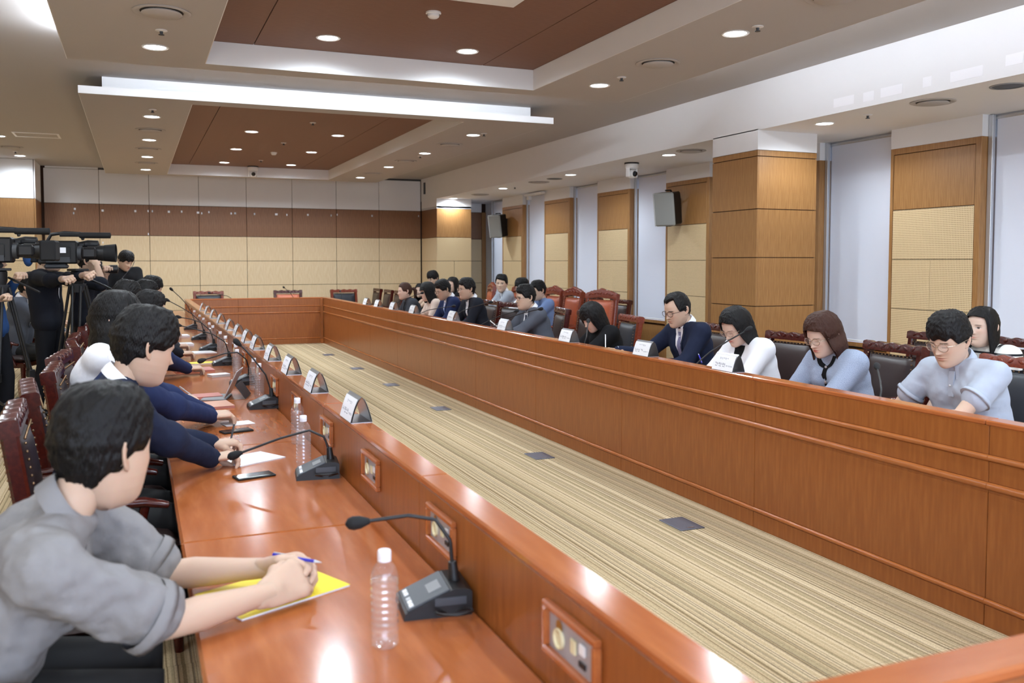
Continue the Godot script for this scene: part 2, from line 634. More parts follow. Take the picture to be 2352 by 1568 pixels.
	for y in 32:
		for x in 32:
			var dd := Vector2(x - 15.5, y - 15.5).length()
			if dd < 7.0: im.set_pixel(x, y, rgb8(112, 82, 48))
			elif dd < 8.4: im.set_pixel(x, y, rgb8(196, 164, 114))
	mat.perforated = image_mat(im, Vector3.ONE / 0.0178, 0.6)
	mat.perforated.detail_enabled = true
	mat.perforated.detail_blend_mode = BaseMaterial3D.BLEND_MODE_MUL
	mat.perforated.detail_albedo = noise_tex(0.02, [[0.0, Color(0.9, 0.88, 0.84)], [1.0, Color.WHITE]], 256, 256, 9)
	# carpet: loop pile in lengthwise stripes, laid in half metre tiles that do not quite line up
	rng.seed = 7
	var cw := 1024
	var cim := Image.create(cw, cw, false, Image.FORMAT_RGB8)
	var base := rgb8(194, 172, 137)
	var tile := 256
	for tx in 4:
		var x := 0
		while x < tile:
			var r := rng.randf()
			var w := 2 + rng.randi() % 4
			var cc := base
			if r < 0.27: cc = rgb8(142, 123, 93); w = 1 + rng.randi() % 2
			elif r < 0.38: cc = rgb8(146, 130, 110); w = 2
			elif r < 0.62: cc = rgb8(210, 190, 156)
			elif r < 0.76: cc = rgb8(178, 160, 126)
			for yy in cw:
				var jog := 1 if (yy / tile) % 2 else 0
				for xx in range(x, mini(x + w, tile)):
					var j := rng.randf() * 0.12 - 0.06
					var dk := 0.8 if rng.randf() < 0.06 else 1.0
					if yy % tile == 0: dk = 0.82
					cim.set_pixel(tx * tile + (xx + jog) % tile, yy, Color(clampf(cc.r * dk + j, 0, 1), clampf(cc.g * dk + j, 0, 1), clampf(cc.b * dk + j * 0.8, 0, 1)))
			x += w
	mat.carpet = image_mat(cim, Vector3.ONE / 2.0, 0.95)
	mat.carpet.metallic_specular = 0.1
# ---------------------------------------------------------------- the room
const XL := -3.2      # left wall
const XC := 5.9       # plane of the right columns and of the soffit face
const XP := 7.17      # face of the wood panels on the window wall
const XB := 7.30      # plane of the blinds
const ZF := -19.33    # far wall
const ZN := 3.2       # wall behind the photographer
const YA := 3.34      # upper ceiling
const YB := 3.13      # underside of the hanging ceiling trays
const YS := 2.853     # underside of the soffit over the windows
const ROWS := [0.0, 0.53, 1.03, 1.53, 2.03]

func part(parent: Node, called: String, m: Material, lo: Vector3, hi: Vector3, bev := 0.002) -> MeshInstance3D:
	return obj(called, MB.new().span(lo, hi, bev), m, parent)

# a clad face: white head, brown band, pale boards in rows; across runs along x (axis 0) or z (axis 2)
func clad(parent: Node, axis: int, a: float, b: float, plane: float, out: float, top: float, pale: Material, brown: Material, halves := false) -> void:
	var th := 0.018
	var g := 0.004
	var f := func(called: String, m: Material, u0: float, u1: float, y0: float, y1: float, t: float):
		var lo := Vector3.ZERO
		var hi := Vector3.ZERO
		var other := 2 if axis == 0 else 0
		lo[axis] = u0 + g; hi[axis] = u1 - g
		lo.y = y0 + g; hi.y = y1 - g
		lo[other] = minf(plane, plane + out * t); hi[other] = maxf(plane, plane + out * t)
		part(parent, called, m, lo, hi)
	for k in 5:
		var y1: float = ROWS[k + 1] if k < 4 else 2.03
		if k == 4: break
		if halves and k == 2:
			f.call("board", pale, a, (a + b) / 2, ROWS[k], y1, th)
			f.call("board", pale, (a + b) / 2, b, ROWS[k], y1, th)
		else:
			f.call("board", pale, a, b, ROWS[k], y1, th)
	f.call("band_board", brown, a, b, 2.03, 2.64, th)
	f.call("head_board", mat.white, a, b, 2.64, top, th)

func room() -> void:
	# floor, ceiling and the four walls, all with thickness
	struct("floor", MB.new().span(Vector3(XL - 0.3, -0.2, ZF - 0.3), Vector3(XB + 0.5, 0, ZN + 0.3)), mat.carpet)
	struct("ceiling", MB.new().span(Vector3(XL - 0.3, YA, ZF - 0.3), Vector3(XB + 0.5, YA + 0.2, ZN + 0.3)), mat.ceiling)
	var wl := struct("wall_left", MB.new().span(Vector3(XL - 0.2, 0, ZF), Vector3(XL, YA, ZN)), mat.groove)
	for k in 12: clad(wl, 2, -18.2 + 1.783 * k, -18.2 + 1.783 * (k + 1), XL, 1.0, YA, mat.perforated, mat.wall_wood_shaded)
	var wf := struct("wall_far", MB.new().span(Vector3(XL, 0, ZF - 0.2), Vector3(XB + 0.3, YA, ZF)), mat.groove)
	# folding partition: eight leaves, each of stacked boards
	var xs := [-1.59, -0.631, 0.271, 1.206, 2.137, 3.068, 3.999, 4.936, 5.885]
	for k in 8: clad(wf, 0, xs[k], xs[k + 1], ZF, 1.0, YA - 0.035, mat.pale_wood, mat.wall_wood_shaded)
	clad(wf, 0, 6.0, XB + 0.04, ZF, 1.0, YS, mat.perforated, mat.wall_wood_shaded)
	part(wf, "stile", mat.wall_wood, Vector3(XB + 0.04, 0, ZF), Vector3(XB + 0.3, 2.64, ZF + 0.03))
	part(wf, "track", mat.white_gloss, Vector3(-1.56, YA - 0.034, ZF), Vector3(-0.64, YA - 0.002, ZF + 0.05))
	part(wf, "track", mat.dark_grey, Vector3(-0.63, YA - 0.03, ZF), Vector3(5.88, YA - 0.002, ZF + 0.03))
	# scraps of paper and tape left along the top of the brown band
	for p in [[235, 280, 10], [228, 305, 7], [398, 290, 12], [590, 293, 11], [665, 293, 6], [690, 294, 7], [787, 297, 12], [862, 296, 8], [958, 302, 14], [980, 306, 6], [1022, 299, 7], [1153, 307, 8], [1176, 306, 11], [1290, 310, 8], [1418, 312, 16], [1480, 315, 7], [1603, 315, 11], [1740, 319, 6], [1775, 314, 6], [1980, 321, 10], [2253, 322, 5], [667, 428, 5], [400, 478, 6]]:
		var px: float = 80 + p[0] * 0.3912
		var q := on_z(px, 370 + p[1] * 0.3912, ZF + 0.02)
		var w: float = p[2] * 0.3912 * 0.0085
		part(wf, "paper_scrap", mat.paper if int(p[0]) % 3 else mat.light_grey, q - Vector3(w / 2, 0.02, 0.0), q + Vector3(w / 2, 0.02, 0.003), 0.0)
	# pier at the left end of the partition
	var pl := struct("wall_pier", MB.new().span(Vector3(XL, 0, ZF), Vector3(-1.65, YA, -18.22)), mat.groove)
	clad(pl, 0, -3.1, -1.655, -18.22, 1.0, YA, mat.perforated, mat.wall_wood)
	clad(pl, 2, ZF + 0.08, -18.22, -1.65, 1.0, YA, mat.perforated, mat.wall_wood_shaded)
	part(pl, "stile", mat.wall_wood, Vector3(-1.655, 0, -18.225), Vector3(-1.628, 2.64, -18.198), 0.003)
	# wall behind the photographer, with the two tall windows whose daylight reaches the room
	struct("wall_near", MB.new().span(Vector3(XL, 0, ZN), Vector3(XB + 0.3, 0.6, ZN + 0.2)).span(Vector3(XL, 2.9, ZN), Vector3(XB + 0.3, YA, ZN + 0.2)).span(Vector3(XL, 0.6, ZN), Vector3(-2.6, 2.9, ZN + 0.2)).span(Vector3(1.6, 0.6, ZN), Vector3(2.6, 2.9, ZN + 0.2)).span(Vector3(6.8, 0.6, ZN), Vector3(XB + 0.3, 2.9, ZN + 0.2)), mat.white)
	var kx := [[-2.6, 1.6], [2.6, 6.8]]
	for k in 2:
		var wn := struct("window_%d" % (k + 1), MB.new().span(Vector3(kx[k][0], 0.6, ZN + 0.06), Vector3(kx[k][1], 0.66, ZN + 0.12)).span(Vector3(kx[k][0], 2.84, ZN + 0.06), Vector3(kx[k][1], 2.9, ZN + 0.12)), mat.white)
		for j in 4:
			var x: float = lerpf(kx[k][0], kx[k][1], j / 3.0)
			part(wn, "mullion", mat.alu, Vector3(x - 0.03, 0.66, ZN + 0.06), Vector3(x + 0.03, 2.84, ZN + 0.12))
		for j in 3:
			part(wn, "pane", mat.glass, Vector3(lerpf(kx[k][0], kx[k][1], j / 3.0) + 0.03, 0.66, ZN + 0.088), Vector3(lerpf(kx[k][0], kx[k][1], (j + 1) / 3.0) - 0.03, 2.84, ZN + 0.092), 0.0)
	window_wall()
	# soffit over the window bay and the columns under its face
	var so := struct("ceiling_soffit", MB.new().span(Vector3(XC, YS, ZF), Vector3(XB + 0.5, YA, ZN)), mat.white)
	for q in [[1938, 238, 46, 16], [1995, 224, 24, 12], [2048, 214, 50, 24], [2130, 190, 20, 12], [2220, 178, 74, 26], [2330, 140, 40, 24]]:
		var s0 := on_x(q[0] - q[2] / 2.0, q[1], XC)
		var s1 := on_x(q[0] + q[2] / 2.0, q[1], XC)
		part(so, "tape_scrap", mat.paper, Vector3(XC - 0.002, s0.y - 0.04, s0.z), Vector3(XC, s0.y + 0.04, s1.z), 0.0)
	columns()
	trays()
	part(wf, "vent_slot", mat.dark_grey, Vector3(5.878, 3.0, ZF + 0.26), Vector3(5.899, 3.25, ZF + 0.34), 0.0)

func window_wall() -> void:
	var w := struct("wall_right", MB.new().span(Vector3(XB + 0.14, 0, ZF), Vector3(XB + 0.3, 0.6, ZN)).span(Vector3(XB + 0.02, 2.84, ZF), Vector3(XB + 0.3, YA, ZN)).span(Vector3(XB + 0.14, 0.6, ZF), Vector3(XB + 0.3, 2.84, -18.6)), mat.white)
	for k in range(-3, 6):
		var zf := -7.05 - 2.1175 * k
		var zn := zf + 1.075
		# pier: core, stiles and rail, brown head panel and drilled boards
		part(w, "pier_core", mat.groove, Vector3(XP + 0.012, 0, zf + 0.004), Vector3(XB + 0.14, 2.64, zn - 0.004), 0.0)
		part(w, "stile", mat.wall_wood, Vector3(XP, 0, zf), Vector3(XB + 0.14, 2.655, zf + 0.036), 0.002)
		part(w, "stile", mat.wall_wood, Vector3(XP, 0, zn - 0.062), Vector3(XB + 0.14, 2.655, zn), 0.002)
		part(w, "rail", mat.wall_wood, Vector3(XP, 2.595, zf + 0.037), Vector3(XP + 0.05, 2.655, zn - 0.063), 0.002)
		part(w, "head_panel", mat.wall_wood, Vector3(XP + 0.004, 2.034, zf + 0.042), Vector3(XP + 0.02, 2.589, zn - 0.068))
		for j in 4:
			var y0: float = ROWS[j] + 0.003
			var y1: float = ROWS[j + 1] - 0.003
			var ms := [zf + 0.04, zn - 0.066] if j != 2 else [zf + 0.04, (zf + zn) / 2 - 0.015, zn - 0.066]
			for i in ms.size() - 1: part(w, "acoustic_board", mat.perforated, Vector3(XP + 0.003, y0, ms[i] + 0.002), Vector3(XP + 0.02, y1, ms[i + 1] - 0.002), 0.001)
		part(w, "pier_head", mat.white, Vector3(XP + 0.002, 2.656, zf), Vector3(XB + 0.2, YS, zn), 0.0)
		# window between this pier and the next one farther away
		var z0 := zf - 1.0425
		if k == 5: z0 = zf - 0.86
		var wn := struct("window_%d" % (k + 6), MB.new().span(Vector3(XB - 0.02, 0.58, z0), Vector3(XB + 0.14, 0.625, zf)), mat.wall_wood)
		part(wn, "apron", mat.wall_wood, Vector3(XB, 0, z0), Vector3(XB + 0.14, 0.55, zf))
		part(wn, "frame", mat.alu, Vector3(XB + 0.03, 0.625, z0), Vector3(XB + 0.10, 2.84, z0 + 0.05))
		part(wn, "frame", mat.alu, Vector3(XB + 0.03, 0.625, zf - 0.05), Vector3(XB + 0.10, 2.84, zf))
		part(wn, "pane", mat.glass, Vector3(XB + 0.062, 0.625, z0 + 0.05), Vector3(XB + 0.068, 2.84, zf - 0.05), 0.0)
		part(wn, "guide_rail", mat.alu, Vector3(XB - 0.055, 0.625, z0 + 0.004), Vector3(XB - 0.02, YS - 0.004, z0 + 0.05))
		var names := ["white roller blind between the square column and the drilled pier nearest the camera", "white roller blind hidden mostly behind the square wood column", "tall white roller blind right behind the man in the navy suit with glasses", "white roller blind between the two wall loudspeakers, second from the square column", "white roller blind beside the far loudspeaker, towards the square column", "white roller blind at the far end of the window wall"]
		var b := thing("roller_blind", names[k] if k >= 0 else "white roller blind nearest the camera at the right edge" if k == -1 else "white roller blind on the window wall beyond the right edge, %s one" % ("first" if k == -2 else "second"), "blind", Vector3(XB, 0.63, (z0 + zf) / 2), 0, "roller blinds on the window wall")
		var hw := (zf - z0) / 2
		obj("fabric", MB.new().span(Vector3(-0.004, 0.02, -hw + 0.055), Vector3(0.0, 2.2, hw - 0.004)), mat.blind, b)
		obj("bottom_bar", MB.new().span(Vector3(-0.012, 0.0, -hw + 0.055), Vector3(0.008, 0.022, hw - 0.004), 0.003), mat.white_gloss, b)
		obj("roller", MB.new().tube([Vector3(0.01, 2.195, -hw + 0.02), Vector3(0.01, 2.195, hw - 0.004)], 0.022, 12), mat.alu, b)
		if k == 4:
			var ol := thing("emergency_light", "white emergency light fixture under the soffit near the far loudspeaker", "fixture", Vector3(XP - 0.12, YS - 0.04, zf - 0.15))  # emergency light fixture, modelled as an unlit housing and bracket
			obj("housing", MB.new().span(Vector3(0, -0.02, -0.55), Vector3(0.1, 0.02, 0.25), 0.01), mat.white_gloss, ol)
			obj("bracket", MB.new().span(Vector3(0.06, -0.09, -0.56), Vector3(0.13, -0.02, -0.46), 0.005), mat.white_gloss, ol)

func columns() -> void:
	var spots := [[XC, XC + 0.765, -8.345, -7.565, true, mat.wall_wood], [XC, XC + 0.78, -19.3, -18.2, false, mat.wall_wood], [XC, XC + 0.765, 2.2, 2.98, true, mat.wall_wood]]
	for s in spots:
		var c := struct("column", MB.new().span(Vector3(s[0] + 0.01, 0, s[2] + 0.01), Vector3(s[1] - 0.01, YS, s[3] - 0.01)), mat.groove)
		part(c, "column_head", mat.white, Vector3(s[0], 2.655, s[2]), Vector3(s[1], YS + 0.01, s[3]), 0.0)
		if s[4]:
			var ys := [0.0, 0.08, 0.53, 1.045, 1.55, 2.05, 2.59, 2.655]
			for k in 7:
				# veneer sheets on the three faces one can see
				part(c, "veneer_sheet", s[5], Vector3(s[0], ys[k] + 0.004, s[2]), Vector3(s[0] + 0.015, ys[k + 1] - 0.004, s[3]))
				part(c, "veneer_sheet", s[5], Vector3(s[0] + 0.0155, ys[k] + 0.004, s[3] - 0.015), Vector3(s[1], ys[k + 1] - 0.004, s[3]))
				part(c, "veneer_sheet", s[5], Vector3(s[1] - 0.015, ys[k] + 0.004, s[2]), Vector3(s[1], ys[k + 1] - 0.004, s[3] - 0.016))
		else:
			clad(c, 0, s[0], s[1], s[3] - 0.018, 1.0, 2.7, mat.perforated, mat.wall_wood, true)
			clad(c, 2, s[2] + 0.02, s[3] - 0.02, s[0] + 0.018, -1.0, 2.7, mat.pale_wood, mat.wall_wood_shaded)

# the hanging ceiling trays: a rim round a coffer, a plinth up to the ceiling and the brown coffer boards
func trays() -> void:
	for s in [[-0.472, 4.577, -8.10, 0.9, 0.56, 3.52, -7.87, 0.65], [-0.472, 4.577, -18.1, -9.673, 0.57, 3.56, -17.87, -9.93]]:
		var mb := MB.new()
		var yt := YB + 0.074
		mb.span(Vector3(s[0], YB, s[2]), Vector3(s[4], yt, s[3]))
		mb.span(Vector3(s[5], YB, s[2]), Vector3(s[1], yt, s[3]))
		mb.span(Vector3(s[4], YB, s[2]), Vector3(s[5], yt, s[6]))
		mb.span(Vector3(s[4], YB, s[7]), Vector3(s[5], yt, s[3]))
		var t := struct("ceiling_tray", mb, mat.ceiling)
		var p := MB.new()
		var i := 0.2
		p.span(Vector3(s[0] + i, yt, s[2] + i), Vector3(s[4], YA, s[3] - i))
		p.span(Vector3(s[5], yt, s[2] + i), Vector3(s[1] - i, YA, s[3] - i))
		p.span(Vector3(s[4], yt, s[2] + i), Vector3(s[5], YA, s[6]))
		p.span(Vector3(s[4], yt, s[7]), Vector3(s[5], YA, s[3] - i))
		obj("plinth", p, mat.white, t)
		# added thin faces: the tray paint again, whitened where light catches rim and coffer
		part(t, "lit_edge_face", mat.white, Vector3(s[0], YB + 0.001, s[3]), Vector3(s[1], yt, s[3] + 0.006), 0.0)
		part(t, "lit_edge_face", mat.white, Vector3(s[0] - 0.006, YB + 0.001, s[2]), Vector3(s[0], yt, s[3] + 0.006), 0.0)
		part(t, "lit_edge_face", mat.white, Vector3(s[1], YB + 0.001, s[2]), Vector3(s[1] + 0.006, yt, s[3] + 0.006), 0.0)
		part(t, "lit_edge_face", mat.white, Vector3(s[0], YB + 0.001, s[2] - 0.006), Vector3(s[1], yt, s[2]), 0.0)
		part(t, "lit_lining_face", mat.white, Vector3(s[4], YB + 0.001, s[6]), Vector3(s[5], YA - 0.02, s[6] + 0.006), 0.0)
		part(t, "lit_lining_face", mat.white, Vector3(s[5] - 0.006, YB + 0.001, s[6] + 0.006), Vector3(s[5], YA - 0.02, s[7] - 0.006), 0.0)
		part(t, "lit_lining_face", mat.white, Vector3(s[4], YB + 0.001, s[6] + 0.006), Vector3(s[4] + 0.006, YA - 0.02, s[7] - 0.006), 0.0)
		part(t, "lit_lining_face", mat.white, Vector3(s[4], YB + 0.001, s[7] - 0.006), Vector3(s[5], YA - 0.02, s[7]), 0.0)
		var xs := [s[4], 0.95, 3.0, s[5]]
		for k in 3:
			part(t, "coffer_board", mat.ceiling_brown, Vector3(xs[k] + 0.004, 3.322, s[6]), Vector3(xs[k + 1] - 0.004, YA - 0.002, s[7]), 0.001)
		if s[3] > 0.0:  # lowered plate of the projector lift in the near coffer
			part(t, "projector_plate", mat.white, Vector3(1.55, 3.25, -5.785), Vector3(2.437, 3.28, -4.8), 0.004)
			part(t, "projector_shaft", mat.light_grey, Vector3(1.7, 3.28, -5.65), Vector3(2.3, 3.322, -4.95), 0.0)
	# cove light strips lying on three rims of the near tray, tipped outwards
	for q in [[Vector3(-0.33, YB + 0.076, -3.78), PI / 2, 8.3, "left", 8.0], [Vector3(4.437, YB + 0.076, -3.55), -PI / 2, 7.9, "window-side", 2.6], [Vector3(2.05, YB + 0.076, -7.96), 0.0, 4.4, "far", 4.0]]:
		var l := thing("cove_light", "hidden white light strip on the %s rim of the near ceiling tray" % q[3], "light", q[0], q[1], "cove light strips")
		obj("led_strip", MB.new().span(Vector3(-q[2] / 2, 0, -0.03), Vector3(q[2] / 2, 0.018, 0.03)), mat.led, l)
		var al := AreaLight3D.new()
		al.name = "glow"
		al.area_size = Vector2(q[2], 0.05)
		al.area_normalize_energy = true
		al.light_energy = q[4]
		al.light_color = Color(0.92, 0.96, 1.0)
		al.shadow_enabled = true
		al.area_range = 12.0
		l.add_child(al)
		al.position = Vector3(0, 0.045, -0.02)
		al.rotation.x = deg_to_rad(48.0)

# ---------------------------------------------------------------- ceiling fittings
func downlight(at: Vector3, label: String, energy: float) -> void:
	var t := thing("downlight", label, "light", at, 0, "round ceiling downlights")
	obj("trim_ring", MB.new().lathe([Vector2(0.078, 0.0), Vector2(0.096, 0.0), Vector2(0.1, -0.004), Vector2(0.092, -0.009), Vector2(0.078, -0.004), Vector2(0.078, 0.0)], 20), mat.white_gloss, t)
	obj("lamp_disc", MB.new().lathe([Vector2(0.0, -0.0035), Vector2(0.079, -0.0035)].map(func(q): return q), 20).lathe([Vector2(0.079, -0.001), Vector2(0.0, -0.001)], 20), mat.lamp, t)
	var s := SpotLight3D.new()
	s.name = "lamp_light"
	s.light_energy = energy
	s.light_color = Color(0.91, 0.96, 1.0)
	s.spot_range = 25.0; s.spot_attenuation = 2.0
	s.spot_angle = 84.0; s.spot_angle_attenuation = 0.6
	s.light_size = 0.075
	s.shadow_enabled = true
	t.add_child(s)
	s.position = Vector3(0, -0.012, 0)
	s.rotation.x = -PI / 2

func fittings() -> void:
	var e := 1.25
	for z in [0.0, -2.2, -3.3, -5.365, -7.4]:
		if z == -2.2: continue
		downlight(Vector3(0.17, YB, z), "round downlight in the left rim of the near ceiling tray" if z < -6 else "round downlight in the left rim of the near tray, %s from its far end" % ("second" if z < -4 else "third" if z < -2 else "last"), e)
		downlight(Vector3(3.975, YB, z), "round downlight in the window-side rim of the near tray, " + ("farthest one" if z < -6 else "second from its far end" if z < -4 else "third from its far end" if z < -2 else "last from its far end"), e)
	for z in [-1.2, -3.3, -5.3, -7.39]:
		if z == -5.3: continue
		downlight(Vector3(1.48, 3.322, z), "round downlight in the brown coffer of the near tray, left one" if z < -6 else "left downlight in the brown coffer above the photographer, %s" % ("front" if z < -2 else "rear"), e)
		downlight(Vector3(2.68, 3.322, z), "round downlight in the brown coffer of the near tray, right one" if z < -6 else "right downlight in the brown coffer above the photographer, %s" % ("front" if z < -2 else "rear"), e)
	var far := ["nearest", "second", "third", "farthest"]
	for k in 4:
		downlight(Vector3(0.2, YB, -10.9 - 2.07 * k), "round downlight in the left rim of the far tray, %s of four" % far[k], e)
		downlight(Vector3(4.02, YB, -10.88 - 2.08 * k), "round downlight in the window-side rim of the far tray, %s of four" % far[k], e)
	for k in 3:
		downlight(Vector3(1.53, 3.322, -13.04 - 2.09 * k), "round downlight in the far brown coffer, left row, %s" % ["nearest", "middle", "farthest"][k], e)
		downlight(Vector3(2.72, 3.322, -12.96 - 2.11 * k), "round downlight in the far brown coffer, right row, %s" % ["nearest", "middle", "farthest"][k], e)
	for k in range(-2, 5):
		var z := -6.96 - 2.77 * k
		downlight(Vector3(6.22, YS, z), "round downlight in the window soffit, " + (["in front of the square wood column", "just past the square wood column", "third from the camera", "fourth from the camera", "farthest one"][k] if k >= 0 else "beyond the right edge, %s" % ("nearer" if k == -2 else "farther")), e * 0.85)
	for z in [-1.5, -4.6, -7.6, -11.0, -15.04, -17.65]:
		downlight(Vector3(-1.8, YA, z), "round downlight in the upper ceiling left of the trays, " + ("at the pier" if z < -17 else "second from the pier" if z < -15 else "third from the pier" if z < -10 else "fourth from the pier" if z < -7 else "fifth from the pier" if z < -4 else "last from the pier"), e)
	# round air diffusers
	var df := func(at: Vector3, label: String):
		var t := thing("air_diffuser", label, "vent", at, 0, "round ceiling air diffusers")
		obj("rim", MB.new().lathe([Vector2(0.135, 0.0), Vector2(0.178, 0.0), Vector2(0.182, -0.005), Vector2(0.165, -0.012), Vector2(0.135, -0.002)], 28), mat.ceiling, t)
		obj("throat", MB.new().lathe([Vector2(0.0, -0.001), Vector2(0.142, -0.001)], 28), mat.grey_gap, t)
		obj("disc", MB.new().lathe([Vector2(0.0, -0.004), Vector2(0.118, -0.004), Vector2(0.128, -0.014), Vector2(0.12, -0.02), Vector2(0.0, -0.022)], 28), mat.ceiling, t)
	df.call(Vector3(0.19, YB, -6.36), "large round air diffuser beside the left downlight of the near tray")
	df.call(Vector3(3.98, YB, -6.4), "round air diffuser between the two window-side downlights of the near tray")
	df.call(Vector3(4.0, YB, -4.4), "round air diffuser cut off by the top edge of the picture")
	for k in 3:
		df.call(Vector3(0.2, YB, -12.0 - 2.0 * k), "round air diffuser in the left rim of the far tray, %s of three" % ["nearest", "middle", "farthest"][k])
		df.call(Vector3(4.04, YB, -11.86 - 2.2 * k), "round air diffuser in the window-side rim of the far tray, %s of three" % ["nearest", "middle", "farthest"][k])
	df.call(Vector3(6.23, YS, -5.68), "round air diffuser in the soffit at the right edge, next to the dark grille")
	df.call(Vector3(6.24, YS, -9.27), "round air diffuser in the soffit just left of the square column")
	df.call(Vector3(6.29, YS, -13.84), "round air diffuser in the soffit past the far ceiling camera")
	df.call(Vector3(6.35, YS, -16.8), "round air diffuser in the soffit near the far column")
	df.call(Vector3(-1.8, YA, -16.4), "round air diffuser in the upper ceiling near the left pier")
	for p in [Vector3(6.2, YS, -4.95), Vector3(6.28, YS, -13.2)]:
		var t := thing("ceiling_speaker", "round dark ceiling loudspeaker grille in the soffit, " + ("right edge" if p.z > -8 else "farther one"), "speaker", p, 0, "ceiling loudspeakers")
		obj("rim", MB.new().lathe([Vector2(0.11, 0.0), Vector2(0.13, 0.0), Vector2(0.126, -0.008), Vector2(0.11, -0.006)], 24), mat.grey, t)
		obj("grille", MB.new().lathe([Vector2(0.0, -0.005), Vector2(0.111, -0.004)], 24), mat.dark_grey, t)
	# sprinklers and detectors
	var sp := func(at: Vector3, label: String):
		var t := thing("sprinkler", label, "sprinkler", at, 0, "ceiling sprinklers")
		obj("escutcheon", MB.new().lathe([Vector2(0.0, -0.001), Vector2(0.04, -0.001), Vector2(0.042, -0.006), Vector2(0.014, -0.012)], 14), mat.white_gloss, t)
		obj("head", MB.new().lathe([Vector2(0.012, -0.01), Vector2(0.01, -0.03), Vector2(0.02, -0.032), Vector2(0.02, -0.036), Vector2(0.0, -0.037)], 10), mat.dark_grey, t)
	for a in [[Vector3(0.2, YB, -6.85), "sprinkler between the left diffuser and downlight of the near tray"], [Vector3(4.0, YB, -5.15), "sprinkler beside the nearest window-side downlight"], [Vector3(3.98, YB, -7.0), "sprinkler beside the farther window-side downlight of the near tray"], [Vector3(0.2, YB, -10.4), "sprinkler at the front of the far tray, left rim"], [Vector3(4.1, YB, -10.7), "sprinkler at the front of the far tray, window-side rim"], [Vector3(4.05, YB, -13.3), "sprinkler in the middle of the window-side rim of the far tray"], [Vector3(6.22, YS, -6.4), "sprinkler in the soffit in front of the square column"], [Vector3(6.3, YS, -14.9), "sprinkler in the soffit before the far column"], [Vector3(2.12, 3.322, -14.07), "sprinkler in the far brown coffer, middle"], [Vector3(2.17, 3.322, -11.9), "sprinkler in the far brown coffer, front"], [Vector3(2.1, 3.322, -16.6), "sprinkler in the far brown coffer, back"], [Vector3(-1.8, YA, -17.0), "sprinkler in the upper ceiling near the left pier"]]: sp.call(a[0], a[1])
	for a in [[Vector3(2.15, 3.322, -15.35), "white smoke detector in the far brown coffer"], [Vector3(2.04, 3.322, -6.35), "white smoke detector in the near brown coffer"]]:
		var t := thing("smoke_detector", a[1], "detector", a[0], 0, "smoke detectors")
		obj("base", MB.new().lathe([Vector2(0.0, 0.0), Vector2(0.055, 0.0), Vector2(0.057, -0.012), Vector2(0.05, -0.018)], 18), mat.white_gloss, t)
		obj("chamber", MB.new().lathe([Vector2(0.044, -0.016), Vector2(0.042, -0.034), Vector2(0.03, -0.044), Vector2(0.0, -0.046)], 18), mat.white_gloss, t)
	# slot grille in the upper ceiling on the left
	var sg := thing("slot_vent", "long rectangular slot vent in the upper ceiling on the left", "vent", Vector3(-1.28, YA, -14.73))
	obj("frame", MB.new().span(Vector3(-0.3, -0.008, -0.25), Vector3(0.3, 0, -0.19), 0.002).span(Vector3(-0.3, -0.008, 0.19), Vector3(0.3, 0, 0.25), 0.002).span(Vector3(-0.3, -0.008, -0.19), Vector3(-0.27, 0, 0.19), 0.002).span(Vector3(0.27, -0.008, -0.19), Vector3(0.3, 0, 0.19), 0.002), mat.white_gloss, sg)
	obj("plate", MB.new().span(Vector3(-0.27, -0.004, -0.19), Vector3(0.27, -0.001, 0.19)), mat.ceiling, sg)
	# two pan and tilt cameras
	for a in [[Vector3(2.09, 3.322, -17.7), 0.0, "white ceiling camera hanging at the back edge of the far brown coffer"], [Vector3(6.25, YS, -10.7), 0.3, "white ceiling camera under the soffit left of the square column"]]:
		var t := thing("dome_camera", a[2], "camera", a[0], a[1], "pan and tilt ceiling cameras")
		obj("mount_plate", MB.new().lathe([Vector2(0.0, 0.0), Vector2(0.1, 0.0), Vector2(0.1, -0.02), Vector2(0.0, -0.02)], 20), mat.black, t)
		obj("base", MB.new().lathe([Vector2(0.0, -0.02), Vector2(0.092, -0.02), Vector2(0.095, -0.06), Vector2(0.085, -0.075), Vector2(0.0, -0.075)], 20), mat.white_gloss, t)
		var ym := MB.new()
		ym.box(Vector3(0.077, -0.135, 0), Vector3(0.022, 0.13, 0.07), 0.01).box(Vector3(-0.077, -0.135, 0), Vector3(0.022, 0.13, 0.07), 0.01).box(Vector3(0, -0.078, 0), Vector3(0.17, 0.02, 0.07), 0.005)
		obj("yoke", ym, mat.white_gloss, t)
		obj("head", MB.new().ball(Vector3(0, -0.15, 0.0), Vector3(0.064, 0.06, 0.07), 16, 10), mat.white_gloss, t)
		obj("lens", MB.new().lathe([Vector2(0.0, 0.014), Vector2(0.034, 0.012), Vector2(0.038, 0.0), Vector2(0.038, -0.03)], 16, Transform3D(Basis(Vector3.RIGHT, PI / 2 + 0.25), Vector3(0, -0.155, 0.062))), mat.lens, t)
	# wall loudspeakers
	for a in [[-17.4, "grey wall loudspeaker on the far pier by the far column"], [-10.95, "grey wall loudspeaker on the pier left of the square column"]]:
		var t := thing("wall_speaker", a[1], "speaker", Vector3(XP, 2.26, a[0]), 0.0, "wall loudspeakers")
		var bas := Basis(Vector3.UP, -PI / 2 + 0.5) * Basis(Vector3.RIGHT, 0.16)
		var c := Vector3(-0.2, 0.0, 0.05)
		obj("cabinet", MB.new().box(c, Vector3(0.30, 0.46, 0.22), 0.02, bas), mat.black, t)
		obj("grille", MB.new().box(c + bas * Vector3(0.0, 0, 0.115), Vector3(0.31, 0.47, 0.05), 0.02, bas), mat.speaker, t)
		obj("side_cheek", MB.new().box(c + bas * Vector3(-0.158, 0, 0.05), Vector3(0.02, 0.465, 0.16), 0.006, bas), mat.light_grey, t)
